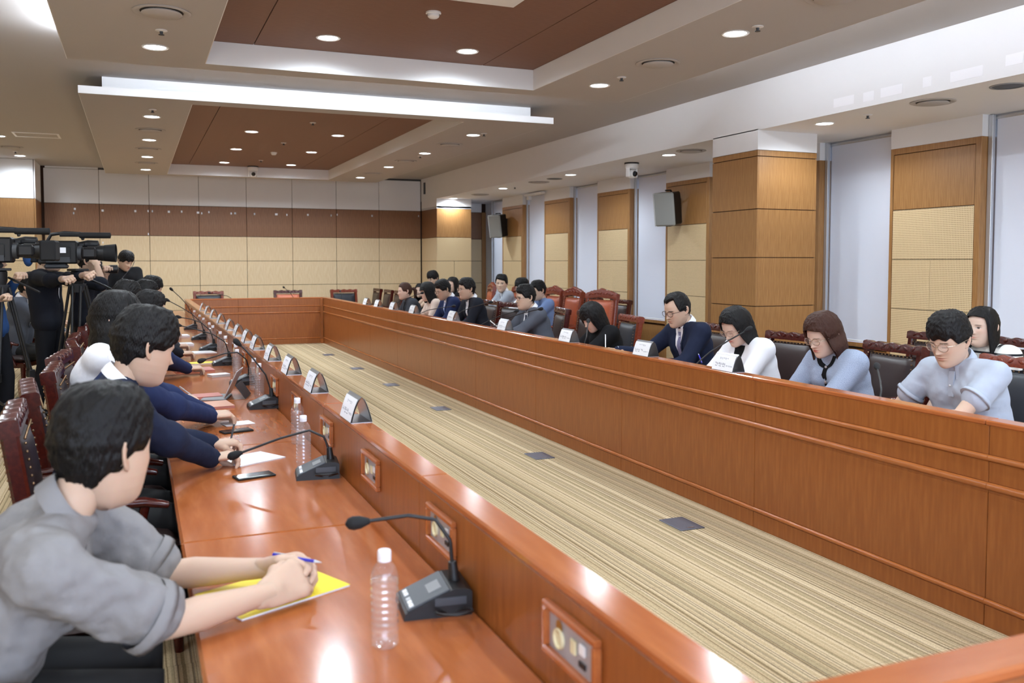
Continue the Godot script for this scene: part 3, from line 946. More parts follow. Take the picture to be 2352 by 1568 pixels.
		obj("bracket", MB.new().tube([Vector3(0, 0.06, 0.0), c + Vector3(0.03, 0.26, 0), c + bas * Vector3(0, 0.26, 0.05)], 0.012, 8).box(Vector3(-0.008, 0.06, 0), Vector3(0.016, 0.2, 0.08), 0.004), mat.black, t)
		obj("lower_bracket", MB.new().box(c + bas * Vector3(0, -0.24, 0.02), Vector3(0.08, 0.02, 0.06), 0.004, bas), mat.black, t)
# ---------------------------------------------------------------- desks
const DH := 0.855     # top of the raised ledge
const DS := 0.614     # writing surface
const X_L := 0.87     # inner faces of the ring of desks
const X_R := 3.205
const Z_F := -16.77
const Z_N := -1.07

# local: x along the desk, z towards the seats, the inner face at z = 0
func desk(label: String, xf: Transform3D, length: float, first: float, top_mat: Material, cap0: float, cap1: float, w0: float, w1: float, outlets: Array, wofs := 0.38) -> Node3D:
	var t := Node3D.new()
	t.name = numbered("conference_desk")
	add_child(t)
	t.transform = xf
	tag(t, label, "desk", "desks of the conference ring")
	var cuts := [0.0]
	var u := first
	while u < length - 0.05:
		if u > 0.05: cuts.append(u)
		u += 1.505
	cuts.append(length)
	for k in cuts.size() - 1:
		var a: float = cuts[k] + 0.0012
		var b: float = cuts[k + 1] - 0.0012
		part(t, "skirting", mat.desk, Vector3(a, 0, 0.0), Vector3(b, 0.09, 0.02))
		part(t, "front_panel", mat.desk, Vector3(a, 0.116, 0.004), Vector3(b, 0.556, 0.022))
		part(t, "band_panel", mat.desk, Vector3(a, 0.6, 0.004), Vector3(b, 0.687, 0.022))
		part(t, "fascia_panel", mat.desk, Vector3(a, 0.714, 0.002), Vector3(b, DH - 0.022, 0.022))
		for m in [[0.09, 0.116, 0.012], [0.568, 0.6, 0.014], [0.687, 0.714, 0.014]]:
			obj("moulding", MB.new().tube([Vector3(a, (m[0] + m[1]) / 2, 0.006), Vector3(b, (m[0] + m[1]) / 2, 0.006)], (m[1] - m[0]) / 2, 10), mat.moulding, t)
			part(t, "moulding_back", mat.desk, Vector3(a, m[0], 0.004), Vector3(b, m[1], 0.022), 0.0)
		part(t, "lower_lip", mat.desk, Vector3(a, 0.556, 0.006), Vector3(b, 0.568, 0.022), 0.0)
		part(t, "ledge_board", mat.desk, Vector3(a, DS - 0.03, 0.069), Vector3(b, DH - 0.022, 0.087))
	var pc := [cap0]
	u = first + 0.02
	while u < cap1 - 0.3:
		if u > cap0 + 0.3: pc.append(u)
		u += 1.505
	pc.append(cap1)
	for k in pc.size() - 1: part(t, "ledge_cap", top_mat, Vector3(pc[k] + 0.0008, DH - 0.022, -0.001), Vector3(pc[k + 1] - 0.0008, DH, 0.089), 0.005)
	var pw := [w0]
	u = first + wofs
	while u < w1 - 0.3:
		if u > w0 + 0.3: pw.append(u)
		u += 1.505
	pw.append(w1)
	for k in pw.size() - 1:
		part(t, "worktop", top_mat, Vector3(pw[k] + 0.0008, DS - 0.034, 0.0875), Vector3(pw[k + 1] - 0.0008, DS, 0.755), 0.008)
		part(t, "modesty_panel", mat.desk, Vector3(pw[k] + 0.01, 0.08, 0.3), Vector3(pw[k + 1] - 0.01, DS - 0.035, 0.318))
		part(t, "end_panel", mat.desk, Vector3(pw[k] + 0.01, 0.0, 0.1), Vector3(pw[k] + 0.035, DS - 0.035, 0.66))
	for o in outlets:
		var f := MB.new()
		var y0 := 0.69
		var y1 := 0.802
		var h := 0.118
		f.span(Vector3(o - h, y1 - 0.016, 0.087), Vector3(o + h, y1, 0.104), 0.003).span(Vector3(o - h, y0, 0.087), Vector3(o + h, y0 + 0.016, 0.104), 0.003)
		f.span(Vector3(o - h, y0 + 0.016, 0.087), Vector3(o - h + 0.016, y1 - 0.016, 0.104), 0.003).span(Vector3(o + h - 0.016, y0 + 0.016, 0.087), Vector3(o + h, y1 - 0.016, 0.104), 0.003)
		var fr := obj("outlet_frame", f, top_mat, t)
		part(fr, "outlet_plate", mat.outlet_plate, Vector3(o - h + 0.016, y0 + 0.016, 0.087), Vector3(o + h - 0.016, y1 - 0.016, 0.0915), 0.0)
		var s := -1.0 if xf.basis.determinant() < 0 else 1.0
		obj("power_socket", MB.new().lathe([Vector2(0.0, 0.001), Vector2(0.016, 0.001), Vector2(0.018, 0.006), Vector2(0.021, 0.006), Vector2(0.022, 0.0)], 14, Transform3D(Basis(Vector3.RIGHT, PI / 2), Vector3(o - 0.055, 0.738, 0.0915))), mat.cream, fr)
		obj("power_socket_hole", MB.new().lathe([Vector2(0.0, 0.002), Vector2(0.015, 0.002)], 12, Transform3D(Basis(Vector3.RIGHT, -PI / 2), Vector3(o - 0.055, 0.762, 0.095))), mat.brass, fr)
		obj("network_socket", MB.new().box(Vector3(o + 0.012, 0.748, 0.094), Vector3(0.022, 0.03, 0.006), 0.002), mat.cream, fr)
		obj("network_socket", MB.new().box(Vector3(o + 0.05, 0.756, 0.094), Vector3(0.024, 0.022, 0.006), 0.002), mat.white_gloss, fr)
		obj("audio_jack", MB.new().box(Vector3(o + 0.048, 0.725, 0.093), Vector3(0.028, 0.012, 0.004), 0.001), mat.black, fr)
	return t

func desks() -> void:
	var zl := Z_N - Z_F
	var ol := []
	for k in 19: ol.append(1.552 - 1.07 + 0.8165 * k)
	var orr := []
	for o in ol: orr.append(zl - o)
	desk("long left desk with microphones and water bottles along its raised ledge", Transform3D(Basis(Vector3(0, 0, 1), Vector3.UP, Vector3(-1, 0, 0)), Vector3(X_L, 0, Z_F)), zl, 0.625, mat.desk_top, -0.089, zl + 0.089, -0.75, zl + 0.75, orr, -0.38)
	desk("long right desk whose red-brown panelled front faces the camera", Transform3D(Basis(Vector3(0, 0, -1), Vector3.UP, Vector3(1, 0, 0)), Vector3(X_R, 0, Z_N)), zl, 1.53, mat.desk_top, -0.089, zl + 0.089, -0.75, zl + 0.75, ol)
	desk("short far desk closing the ring in front of the partition", Transform3D(Basis(Vector3(-1, 0, 0), Vector3.UP, Vector3(0, 0, -1)), Vector3(X_R, 0, Z_F)), X_R - X_L, 1.515, mat.desk_top_far, 0.001, X_R - X_L - 0.001, 0.088, X_R - X_L - 0.088, [0.5, 1.6])
	desk("short near desk at the bottom right corner of the picture", Transform3D(Basis(Vector3(1, 0, 0), Vector3.UP, Vector3(0, 0, 1)), Vector3(X_L, 0, Z_N)), X_R - X_L, 0.82, mat.desk_top_far, 0.001, X_R - X_L - 0.001, 0.088, X_R - X_L - 0.088, [0.5])
	for x in [X_L + 0.028, X_R - 0.028]:
		var p := thing("corner_post", "slim red-brown corner post where the far desk meets the %s desk" % ("left" if x < 2 else "right"), "post", Vector3(x, 0, Z_F + 0.03))
		obj("shaft", MB.new().span(Vector3(-0.026, 0, -0.026), Vector3(0.026, DH - 0.024, 0.026), 0.004), mat.desk, p)
		obj("foot", MB.new().span(Vector3(-0.027, 0, -0.027), Vector3(0.027, 0.09, 0.027), 0.004), mat.moulding, p)
	for k in 6:
		var z: float = [-4.305, -6.273, -8.72, -10.66, -12.5, -14.54][k]
		var f := thing("floor_outlet", "grey metal outlet lid let into the carpet, %s from the camera" % ["nearest", "second", "third", "fourth", "fifth", "farthest"][k], "outlet", Vector3(2.86, 0, z), 0, "floor outlet lids")
		obj("lid", MB.new().span(Vector3(-0.08, 0.0, -0.115), Vector3(0.08, 0.006, 0.115), 0.002), mat.floor_plate, f)
		obj("latch", MB.new().span(Vector3(-0.02, 0.006, 0.08), Vector3(0.02, 0.008, 0.1)), mat.steel, f)

# ---------------------------------------------------------------- chairs (facing -z, origin on the floor under the seat)
func studs(parent: Node, pts: Array, dir: Vector3) -> void:
	var mb := MB.new()
	for p in pts: mb.ball(p, Vector3(0.006, 0.006, 0.006), 6, 4)
	var o := obj("stud_row", mb, mat.stud, parent)
	o.set_meta("kind", "stuff")

# a leather cushion: rounded slab
func pad(w: float, h: float, d: float, puff: float, tr: Transform3D) -> MB:
	var mb := MB.new()
	var n := 12
	for side in [1.0, -1.0]:
		var pts := PackedVector3Array()
		for j in n + 1:
			for i in n + 1:
				var a := i * 2.0 / n - 1.0
				var b := j * 2.0 / n - 1.0
				var e := maxf(absf(a), absf(b))
				var edge := sqrt(maxf(0.0, 1.0 - pow(e, 6.0)))
				pts.append(tr * Vector3(a * w / 2, b * h / 2, side * (d / 2 * edge + puff * (1 - a * a) * (1 - b * b))))
		mb.grid(pts, n + 1, n + 1, false, side < 0)
	return mb

var chair_proto := {}

func build_chair(kind: String) -> Node3D:
	var tan := kind == "tan"
	var t := thing("tan_chair" if tan else "leather_chair", kind, "chair", Vector3.ZERO)
	t.set_meta("base", "tan_chair" if tan else "leather_chair")
	var wd: Material = mat.mahogany_red if kind in ["tan", "black"] else mat.mahogany
	var le: Material = {"tan": mat.leather_tan, "dark": mat.leather_dark, "black": mat.leather_black, "salmon": mat.leather_salmon}[kind]
	var top := 1.1 if tan else 0.975
	var hw := 0.27
	obj("seat", pad(0.5, 0.5, 0.09, 0.02, Transform3D(Basis(Vector3.RIGHT, -PI / 2), Vector3(0, 0.42, 0))), le, t)
	obj("seat_frame", MB.new().span(Vector3(-0.26, 0.33, -0.25), Vector3(0.26, 0.39, 0.25), 0.01), wd, t)
	var tilt := Basis(Vector3.RIGHT, 0.14)
	var bt := Transform3D(tilt, Vector3(0, 0.42, 0.25))
	var bh := top - 0.42
	obj("backrest", pad(0.46, bh - 0.16, 0.075, 0.012, bt * Transform3D(Basis.IDENTITY, Vector3(0, bh / 2 - 0.02, -0.005))), le, t)
	for s: float in [-1.0, 1.0]:
		obj("back_post", MB.new().box(bt * Vector3(s * 0.252, bh / 2 - 0.05, 0.0), Vector3(0.052, bh, 0.06), 0.01, tilt), wd, t)
	obj("bottom_rail", MB.new().box(bt * Vector3(0, 0.03, 0), Vector3(0.46, 0.05, 0.05), 0.01, tilt), wd, t)
	# carved crest
	var cr := MB.new()
	var pts := PackedVector3Array()
	var nu := 25
	var sec := [[-1, -1], [-1, 0.75], [-0.7, 1], [0.7, 1], [1, 0.75], [1, -1], [-1, -1]]
	var ends := [[], []]
	for j in sec.size():
		for i in nu:
			var x := (i * 2.0 / (nu - 1) - 1.0)
			var arch := (0.055 * (1 - x * x) + 0.018 * exp(-x * x * 60.0)) if tan else 0.004 * cos(x * 14.0)
			var hy: float = sec[j][1]
			var q := bt * Vector3(x * 0.28, bh - 0.055 + arch * 0.7 + ((0.038 if tan else 0.03) + (arch * 0.35 + 0.005 * sin(x * 30.0) if tan else arch)) * hy, 0.036 * sec[j][0])
			pts.append(q)
			if j < 6 and i == 0: ends[0].append(q)
			if j < 6 and i == nu - 1: ends[1].append(q)
	cr.grid(pts, nu, sec.size(), false, true)
	cr.poly(ends[0], Vector3.LEFT)
	cr.poly(ends[1], Vector3.RIGHT)
	var crest := obj("crest_rail", cr, wd, t)
	var cv := MB.new()
	for k in 7 if not tan else 9:
		var x := (k - (3 if not tan else 4)) * (0.068 if not tan else 0.05)
		var ar := 0.055 * (1 - x * x / 0.073) * 0.7 if tan else 0.0
		for z in [-0.033, 0.033]: cv.ball(bt * Vector3(x, bh - 0.05 + ar, z), Vector3(0.026, 0.013, 0.008) * (1.0 if not tan else 1.2), 8, 6, tilt * Basis(Vector3.BACK, 0.5 * (k % 2 * 2 - 1)))
	var cvo := obj("carving", cv, wd, crest)
	cvo.set_meta("kind", "stuff")
	var sp := []
	for z in [-0.042, 0.034]:
		for k in 13: sp.append(bt * Vector3((k - 6) * 0.034, bh - 0.108, z))
		for k in 14:
			for s: float in [-1.0, 1.0]: sp.append(bt * Vector3(s * 0.218, bh - 0.125 - k * 0.03, z))
	studs(t, sp, Vector3.FORWARD)
	for s: float in [-1.0, 1.0]:
		obj("armrest", MB.new().tube([Vector3(s * 0.285, 0.60, 0.30), Vector3(s * 0.29, 0.615, 0.1), Vector3(s * 0.29, 0.61, -0.12), Vector3(s * 0.288, 0.59, -0.2)], [0.022, 0.026, 0.028, 0.02], 8, true, 0.7), wd, t)
		obj("arm_support", MB.new().tube([Vector3(s * 0.285, 0.595, -0.12), Vector3(s * 0.283, 0.5, -0.1), Vector3(s * 0.27, 0.36, -0.16)], 0.018, 8), wd, t)
		obj("leg", MB.new().tube([Vector3(s * 0.23, 0.34, -0.22), Vector3(s * 0.235, 0.15, -0.225), Vector3(s * 0.235, 0.0, -0.235)], [0.03, 0.022, 0.018], 8), wd, t)
		obj("leg", MB.new().tube([Vector3(s * 0.235, 0.36, 0.23), Vector3(s * 0.235, 0.15, 0.27), Vector3(s * 0.235, 0.0, 0.32)], [0.03, 0.024, 0.018], 8), wd, t)
	return t

var first_used := {}
func chair(kind: String, at: Vector3, turn: float, label: String, group: String) -> Node3D:
	var c: Node3D
	if not chair_proto.has(kind):
		chair_proto[kind] = build_chair(kind)
		c = chair_proto[kind]
	else:
		c = copy(chair_proto[kind])
	c.position = at
	c.rotation.y = turn
	tag(c, label, "chair", group)
	return c

# ---------------------------------------------------------------- things on the desks
func gooseneck(label: String, at: Vector3, turn: float, pts: Array, loop := true) -> Node3D:
	# pts: neck in local axes (x right, y up, -z towards the speaker)
	var t := thing("desk_microphone", label, "microphone", at, turn, "gooseneck microphones")
	var side := PackedVector2Array([Vector2(-0.088, 0.0), Vector2(0.085, 0.0), Vector2(0.085, 0.06), Vector2(0.07, 0.068), Vector2(0.035, 0.068), Vector2(-0.085, 0.018)])
	obj("base", MB.new().prism(side, 0.15, Transform3D(Basis(Vector3(0, 0, 1), Vector3.UP, Vector3(-1, 0, 0)), Vector3(0.075, 0, 0))), mat.black, t)
	var sl := atan2(0.05, 0.12)
	var fb := Basis(Vector3.RIGHT, sl * -1.0)
	# keypad face lying on the slope
	var c := Vector3(0, 0.0445, -0.025)
	obj("face_plate", MB.new().box(c, Vector3(0.142, 0.006, 0.118), 0.002, fb), mat.mic_grey, t)
	obj("display", MB.new().box(c + fb * Vector3(-0.01, 0.004, 0.025), Vector3(0.06, 0.002, 0.036), 0.001, fb), mat.grey, t)
	for k in 5: obj("button", MB.new().box(c + fb * Vector3(-0.055 + 0.022 * k + (0.012 if k > 2 else 0.0), 0.004, -0.044), Vector3(0.016, 0.004, 0.012), 0.001, fb), mat.white_gloss if k != 2 else mat.light_grey, t)
	obj("side_strip", MB.new().span(Vector3(-0.077, 0.03, -0.01), Vector3(-0.0755, 0.05, 0.07)), mat.mic_grey, t)
	obj("neck_socket", MB.new().tube([Vector3(0, 0.06, 0.055), Vector3(0, 0.115, 0.05)], [0.017, 0.011], 10), mat.black, t)
	var path := []
	var cv := Curve3D.new()
	for k in pts.size():
		var d: Vector3 = (pts[mini(k + 1, pts.size() - 1)] - pts[maxi(k - 1, 0)]) * 0.22
		cv.add_point(pts[k], -d, d)
	var n := 26
	for k in n + 1: path.append(cv.sample_baked(cv.get_baked_length() * k / n))
	obj("neck", MB.new().tube(path, 0.0048, 8), mat.black, t)
	var e: Vector3 = path[n]
	var dir: Vector3 = (path[n] - path[n - 2]).normalized()
	obj("windscreen", MB.new().tube([e - dir * 0.012, e - dir * 0.002, e + dir * 0.012, e + dir * 0.03, e + dir * 0.042, e + dir * 0.049], [0.007, 0.011, 0.0165, 0.018, 0.014, 0.004], 12), mat.black_matte, t)
	if loop:
		var lp := []
		for k in 19:
			var a := TAU * k / 18.0
			lp.append(Vector3(-0.07 - 0.05 * (1 - cos(a)), 0.006 + 0.035 * sin(a * 0.5), 0.03 + 0.045 * sin(a)))
		obj("cable", MB.new().tube(lp, 0.0035, 6), mat.black, t)
	return t

func bottle_mesh() -> Array:
	var p := [Vector2(0.0, 0.004), Vector2(0.02, 0.0), Vector2(0.027, 0.001), Vector2(0.0315, 0.006), Vector2(0.032, 0.02)]
	var y := 0.026
	while y < 0.15:
		p.append_array([Vector2(0.0322, y), Vector2(0.0306, y + 0.004), Vector2(0.0306, y + 0.007), Vector2(0.0322, y + 0.011)])
		y += 0.0155
	p.append_array([Vector2(0.0322, 0.156), Vector2(0.031, 0.168), Vector2(0.027, 0.182), Vector2(0.02, 0.193), Vector2(0.0135, 0.2), Vector2(0.013, 0.212), Vector2(0.0, 0.212)])
	var cap := [Vector2(0.0, 0.2), Vector2(0.0155, 0.2), Vector2(0.0158, 0.203), Vector2(0.0152, 0.205), Vector2(0.0158, 0.207), Vector2(0.0155, 0.222), Vector2(0.014, 0.225), Vector2(0.0, 0.225)]
	var inner := p.slice(1, p.size() - 6).map(func(q): return Vector2(maxf(q.x - 0.0012, 0.0), q.y + 0.001))
	inner.append(Vector2(0.0, 0.165))
	return [MB.new().lathe(p, 24).mesh(), MB.new().lathe(cap, 20).mesh(), MB.new().lathe(inner, 24).mesh()]

var bottle_m := []
func bottle(at: Vector3, label: String) -> void:
	if bottle_m.is_empty(): bottle_m = bottle_mesh()
	var t := thing("water_bottle", label, "bottle", at, 0, "plastic water bottles")
	obj("bottle_body", bottle_m[0], mat.water, t)
	obj("cap", bottle_m[1], mat.cap_white, t)
	obj("water", bottle_m[2], mat.water, t)

# folded metal name stand with a printed card on each slope; long axis along local x, card faces local z
var card_mats := []
func hangul_card(seed_: int) -> StandardMaterial3D:
	var im := Image.create(256, 160, false, Image.FORMAT_RGB8)
	im.fill(rgb8(246, 247, 252))
	rng.seed = seed_
	var ink := rgb8(74, 78, 104)
	var syl := func(x: int, y: int, s: int, w: int):
		# one square letter block built of two or three strokes
		var k := rng.randi() % 4
		if k == 0: im.fill_rect(Rect2i(x, y, s / 2, w), ink); im.fill_rect(Rect2i(x + s / 2 - w, y, w, s / 2), ink)
		elif k == 1: im.fill_rect(Rect2i(x, y, w, s / 2), ink); im.fill_rect(Rect2i(x, y + s / 2 - w, s / 2, w), ink)
		elif k == 2:
			im.fill_rect(Rect2i(x, y, s / 2, w), ink); im.fill_rect(Rect2i(x, y + s / 2 - w, s / 2, w), ink)
			im.fill_rect(Rect2i(x, y, w, s / 2), ink); im.fill_rect(Rect2i(x + s / 2 - w, y, w, s / 2), ink)
		else: im.fill_rect(Rect2i(x + s / 4, y, w, s / 3), ink); im.fill_rect(Rect2i(x, y + s / 3, s / 2, w), ink)
		im.fill_rect(Rect2i(x + s * 3 / 4, y, w, s * 2 / 3), ink)
		if rng.randf() < 0.6: im.fill_rect(Rect2i(x + s * 3 / 4, y + s / 3, s / 4, w), ink)
		if rng.randf() < 0.6:
			im.fill_rect(Rect2i(x + s / 5, y + s - w, s * 3 / 4, w), ink)
			im.fill_rect(Rect2i(x + s / 5, y + s * 3 / 4, w, s / 4), ink)
	for k in 5: syl.call(72 + k * 22, 28, 17, 2)
	for k in 3: syl.call(26 + k * 46, 84, 36, 4)
	for k in 5: syl.call(166 + k * 15, 102, 12, 2)
	var m := sm(Color.WHITE, 0.7)
	m.albedo_texture = ImageTexture.create_from_image(im)
	return m

func nameplate(at: Vector3, turn: float, label: String, k: int) -> void:
	if card_mats.is_empty():
		for j in 4: card_mats.append(hangul_card(100 + j))
	var t := thing("name_stand", label, "name stand", at, turn, "name stands on the desk ledges")
	var prof := []
	for i in 9:
		var f := i / 8.0
		prof.append(Vector2(0.043 * pow(1 - f, 0.62), 0.104 * f))
	var hl := 0.105
	for s: float in [1.0, -1.0]:
		var pts := PackedVector3Array()
		for q in prof:
			for x in [-hl, hl]: pts.append(Vector3(x, q.y + 0.001, s * q.x))
		for q in range(8, -1, -1):
			for x in [-hl, hl]: pts.append(Vector3(x, prof[q].y, s * maxf(prof[q].x - 0.0025, 0.0)))
		obj("metal_sheet", MB.new().grid(pts, 2, 18, false, s < 0), mat.steel, t)
		var cp := PackedVector3Array()
		for i in range(8, -1, -1):
			if i == 8: continue
			var q: Vector2 = prof[i]
			for x in ([-1, 1] if s > 0 else [1, -1]): cp.append(Vector3(x * (hl - 0.004), q.y + 0.003, s * (q.x + 0.0022)))
		obj("name_card", MB.new().grid(cp, 2, 8, false, false), card_mats[k % 4], t)
	obj("base_sheet", MB.new().span(Vector3(-hl, 0.0, -0.044), Vector3(hl, 0.002, 0.044)), mat.steel, t)

func slab(called: String, label: String, cat: String, at: Vector3, turn: float, size: Vector3, m: Material, edge: Material = null, group := "") -> Node3D:
	var t := thing(called, label, cat, at, turn, group)
	obj("cover", MB.new().box(Vector3(0, size.y * 0.9, 0), Vector3(size.x, size.y * 0.2, size.z), 0.0008), m, t)
	obj("pages", MB.new().box(Vector3(0.001, size.y * 0.4, 0), Vector3(size.x - 0.004, size.y * 0.8, size.z - 0.004), 0.0), edge if edge else mat.paper, t)
	return t

func phone(label: String, at: Vector3, turn: float) -> void:
	var t := thing("phone", label, "phone", at, turn, "phones on the left desk")
	obj("case", MB.new().box(Vector3(0, 0.0045, 0), Vector3(0.16, 0.009, 0.078), 0.003), mat.black, t)
	obj("screen", MB.new().box(Vector3(0, 0.0093, 0), Vector3(0.15, 0.001, 0.07), 0.0003), mat.screen, t)

func pen(label: String, a: Vector3, b: Vector3, m: Material) -> void:
	var t := thing("pen", label, "pen", a, 0, "pens")
	var d := b - a
	obj("barrel", MB.new().tube([Vector3.ZERO, d * 0.86], 0.0045, 8), m, t)
	obj("tip", MB.new().tube([d * 0.86, d], [0.0045, 0.001], 8), mat.light_grey, t)
	obj("clip", MB.new().tube([d * 0.02 + Vector3(0, 0.006, 0), d * 0.28 + Vector3(0, 0.006, 0)], 0.0015, 6), mat.light_grey, t)

func furniture() -> void:
	desks()
	# left row of name stands, cards facing the seats and the ring
	var lz := [-3.64, -4.53, -5.31, -6.09, -6.9, -7.51, -8.2, -8.95, -9.95, -10.9, -11.8, -12.7]
	for k in lz.size():
		nameplate(Vector3(0.826, DH, lz[k]), PI / 2, "name stand with white card on the left ledge, %s from the camera" % ["first", "second", "third", "fourth", "fifth", "sixth", "seventh", "eighth", "ninth", "tenth", "eleventh", "twelfth"][k], k)
	var rz := [-4.42, -5.36, -6.56, -7.93, -9.45, -10.98, -11.95, -12.8, -13.5]
	var rl := ["the woman in the white blazer", "the navy-suited man", "the woman in black with a bob", "the man in the grey suit", "the man in black jacket", "the woman in the beige jacket", "the ponytail woman", "the first empty chair", "the last chairs"]
	for k in rz.size():
		nameplate(Vector3(3.252, DH, rz[k]), -PI / 2, "name stand with printed card on right ledge by " + rl[k], k + 2)
	# microphones of the left desk; the neck is in local axes with -z towards the seats (world -x)
	var tl := PI / 2
	var mk := func(label: String, x: float, z: float, pts: Array, turn := PI / 2, loop := true): gooseneck(label, Vector3(x, DS, z), turn, pts, loop)
	mk.call("nearest gooseneck microphone, beside the foreground water bottle", 0.69, -2.17, [Vector3(0, 0.1, 0.05), Vector3(0.0, 0.17, 0.045), Vector3(0.02, 0.222, 0.01), Vector3(0.03, 0.235, -0.06), Vector3(0.03, 0.228, -0.17)], PI / 2 - 0.12)
	mk.call("gooseneck microphone with grey cable loop, bent low over the navy-suited man's papers", 0.68, -3.72, [Vector3(0, 0.1, 0.05), Vector3(0, 0.16, 0.03), Vector3(0.01, 0.19, -0.03), Vector3(0.02, 0.16, -0.15), Vector3(0.03, 0.105, -0.31)], PI / 2 - 0.12)
	mk.call("gooseneck microphone standing tall behind the tablet computer", 0.70, -5.62, [Vector3(0, 0.1, 0.05), Vector3(0, 0.2, 0.02), Vector3(0, 0.3, -0.05), Vector3(0, 0.36, -0.1), Vector3(0, 0.39, -0.13)])
	mk.call("gooseneck microphone arched low beyond the tablet computer", 0.70, -6.75, [Vector3(0, 0.1, 0.05), Vector3(0, 0.18, 0.03), Vector3(0, 0.235, -0.03), Vector3(0, 0.23, -0.12), Vector3(0, 0.19, -0.26)])
	mk.call("gooseneck microphone stretched far over the desk, fifth from the camera", 0.68, -8.1, [Vector3(0, 0.1, 0.05), Vector3(0, 0.2, 0.02), Vector3(0, 0.27, -0.08), Vector3(0, 0.31, -0.2), Vector3(0, 0.35, -0.34)])
	mk.call("gooseneck microphone stretched over the desk, sixth from the camera", 0.66, -9.5, [Vector3(0, 0.1, 0.05), Vector3(0, 0.2, 0.02), Vector3(0, 0.28, -0.06), Vector3(0, 0.32, -0.16), Vector3(0, 0.34, -0.26)])
	mk.call("gooseneck microphone stretched over the desk, seventh from the camera", 0.66, -10.9, [Vector3(0, 0.1, 0.05), Vector3(0, 0.2, 0.02), Vector3(0, 0.3, -0.08), Vector3(0, 0.38, -0.2), Vector3(0, 0.45, -0.32)])
	mk.call("gooseneck microphone near the far end of the left desk", 0.66, -12.6, [Vector3(0, 0.1, 0.05), Vector3(0, 0.2, 0.02), Vector3(0, 0.32, -0.04), Vector3(0, 0.42, -0.12), Vector3(0, 0.52, -0.22)], PI / 2, false)
	# microphones of the right desk, heads towards the right-hand seats (local -z is world +x)
	var mr := func(label: String, x: float, z: float, pts: Array): gooseneck(label, Vector3(x, DS, z), -PI / 2, pts, false)
	mr.call("microphone in front of the man in the grey polo shirt", 3.42, -3.36, [Vector3(0, 0.1, 0.05), Vector3(0, 0.2, 0.04), Vector3(-0.03, 0.25, 0.0), Vector3(-0.1, 0.29, -0.06), Vector3(-0.2, 0.335, -0.14)])
	mr.call("microphone pointing at the woman in the white blazer", 3.42, -4.95, [Vector3(0, 0.1, 0.05), Vector3(0.0, 0.22, 0.03), Vector3(0.04, 0.3, -0.05), Vector3(0.1, 0.38, -0.16), Vector3(0.15, 0.44, -0.25)])
	mr.call("microphone leaning across the woman in black", 3.42, -6.55, [Vector3(0, 0.1, 0.05), Vector3(0, 0.22, 0.03), Vector3(-0.02, 0.27, 0.0), Vector3(-0.12, 0.33, -0.06), Vector3(-0.22, 0.38, -0.12)])
	mr.call("microphone in front of the man in the grey suit, nearer one", 3.42, -8.55, [Vector3(0, 0.1, 0.05), Vector3(0, 0.24, 0.03), Vector3(0.08, 0.31, -0.06), Vector3(0.24, 0.37, -0.16), Vector3(0.42, 0.42, -0.28)])
	mr.call("microphone in front of the man in the grey suit, farther one", 3.42, -8.95, [Vector3(0, 0.1, 0.05), Vector3(0, 0.22, 0.03), Vector3(0.05, 0.27, -0.05), Vector3(0.15, 0.33, -0.16), Vector3(0.25, 0.37, -0.26)])
	mr.call("microphone with a red ring beside the man in black jacket", 3.42, -9.9, [Vector3(0, 0.1, 0.05), Vector3(0, 0.24, 0.03), Vector3(0.08, 0.32, -0.06), Vector3(0.24, 0.38, -0.16), Vector3(0.4, 0.43, -0.28)])
	mr.call("microphone in front of the man in the blue suit", 3.42, -11.2, [Vector3(0, 0.1, 0.05), Vector3(0, 0.22, 0.03), Vector3(0.08, 0.27, -0.06), Vector3(0.24, 0.3, -0.16), Vector3(0.42, 0.33, -0.28)])
	mr.call("microphone in front of the woman in the beige jacket", 3.42, -12.6, [Vector3(0, 0.1, 0.05), Vector3(0, 0.24, 0.03), Vector3(0.08, 0.32, -0.06), Vector3(0.28, 0.39, -0.16), Vector3(0.46, 0.45, -0.28)])
	var mf := func(label: String, x: float, pts: Array): gooseneck(label, Vector3(x, DS, Z_F - 0.3), PI, pts, false)
	mf.call("microphone on the far desk before the grey leather chair", 1.62, [Vector3(0, 0.1, 0.05), Vector3(0, 0.22, 0.03), Vector3(0.1, 0.28, -0.05), Vector3(0.26, 0.31, -0.12), Vector3(0.4, 0.34, -0.2)])
	mf.call("microphone on the far desk before the salmon leather chair", 2.72, [Vector3(0, 0.1, 0.05), Vector3(0.0, 0.22, 0.03), Vector3(0.05, 0.3, -0.02), Vector3(0.12, 0.36, -0.1), Vector3(0.2, 0.42, -0.2)])
	gooseneck("microphone near the far right corner of the ring", Vector3(3.45, DS, -16.2), -PI / 2, [Vector3(0, 0.1, 0.05), Vector3(0, 0.22, 0.03), Vector3(-0.05, 0.3, 0.0), Vector3(-0.2, 0.33, -0.02), Vector3(-0.36, 0.35, -0.04)], false)
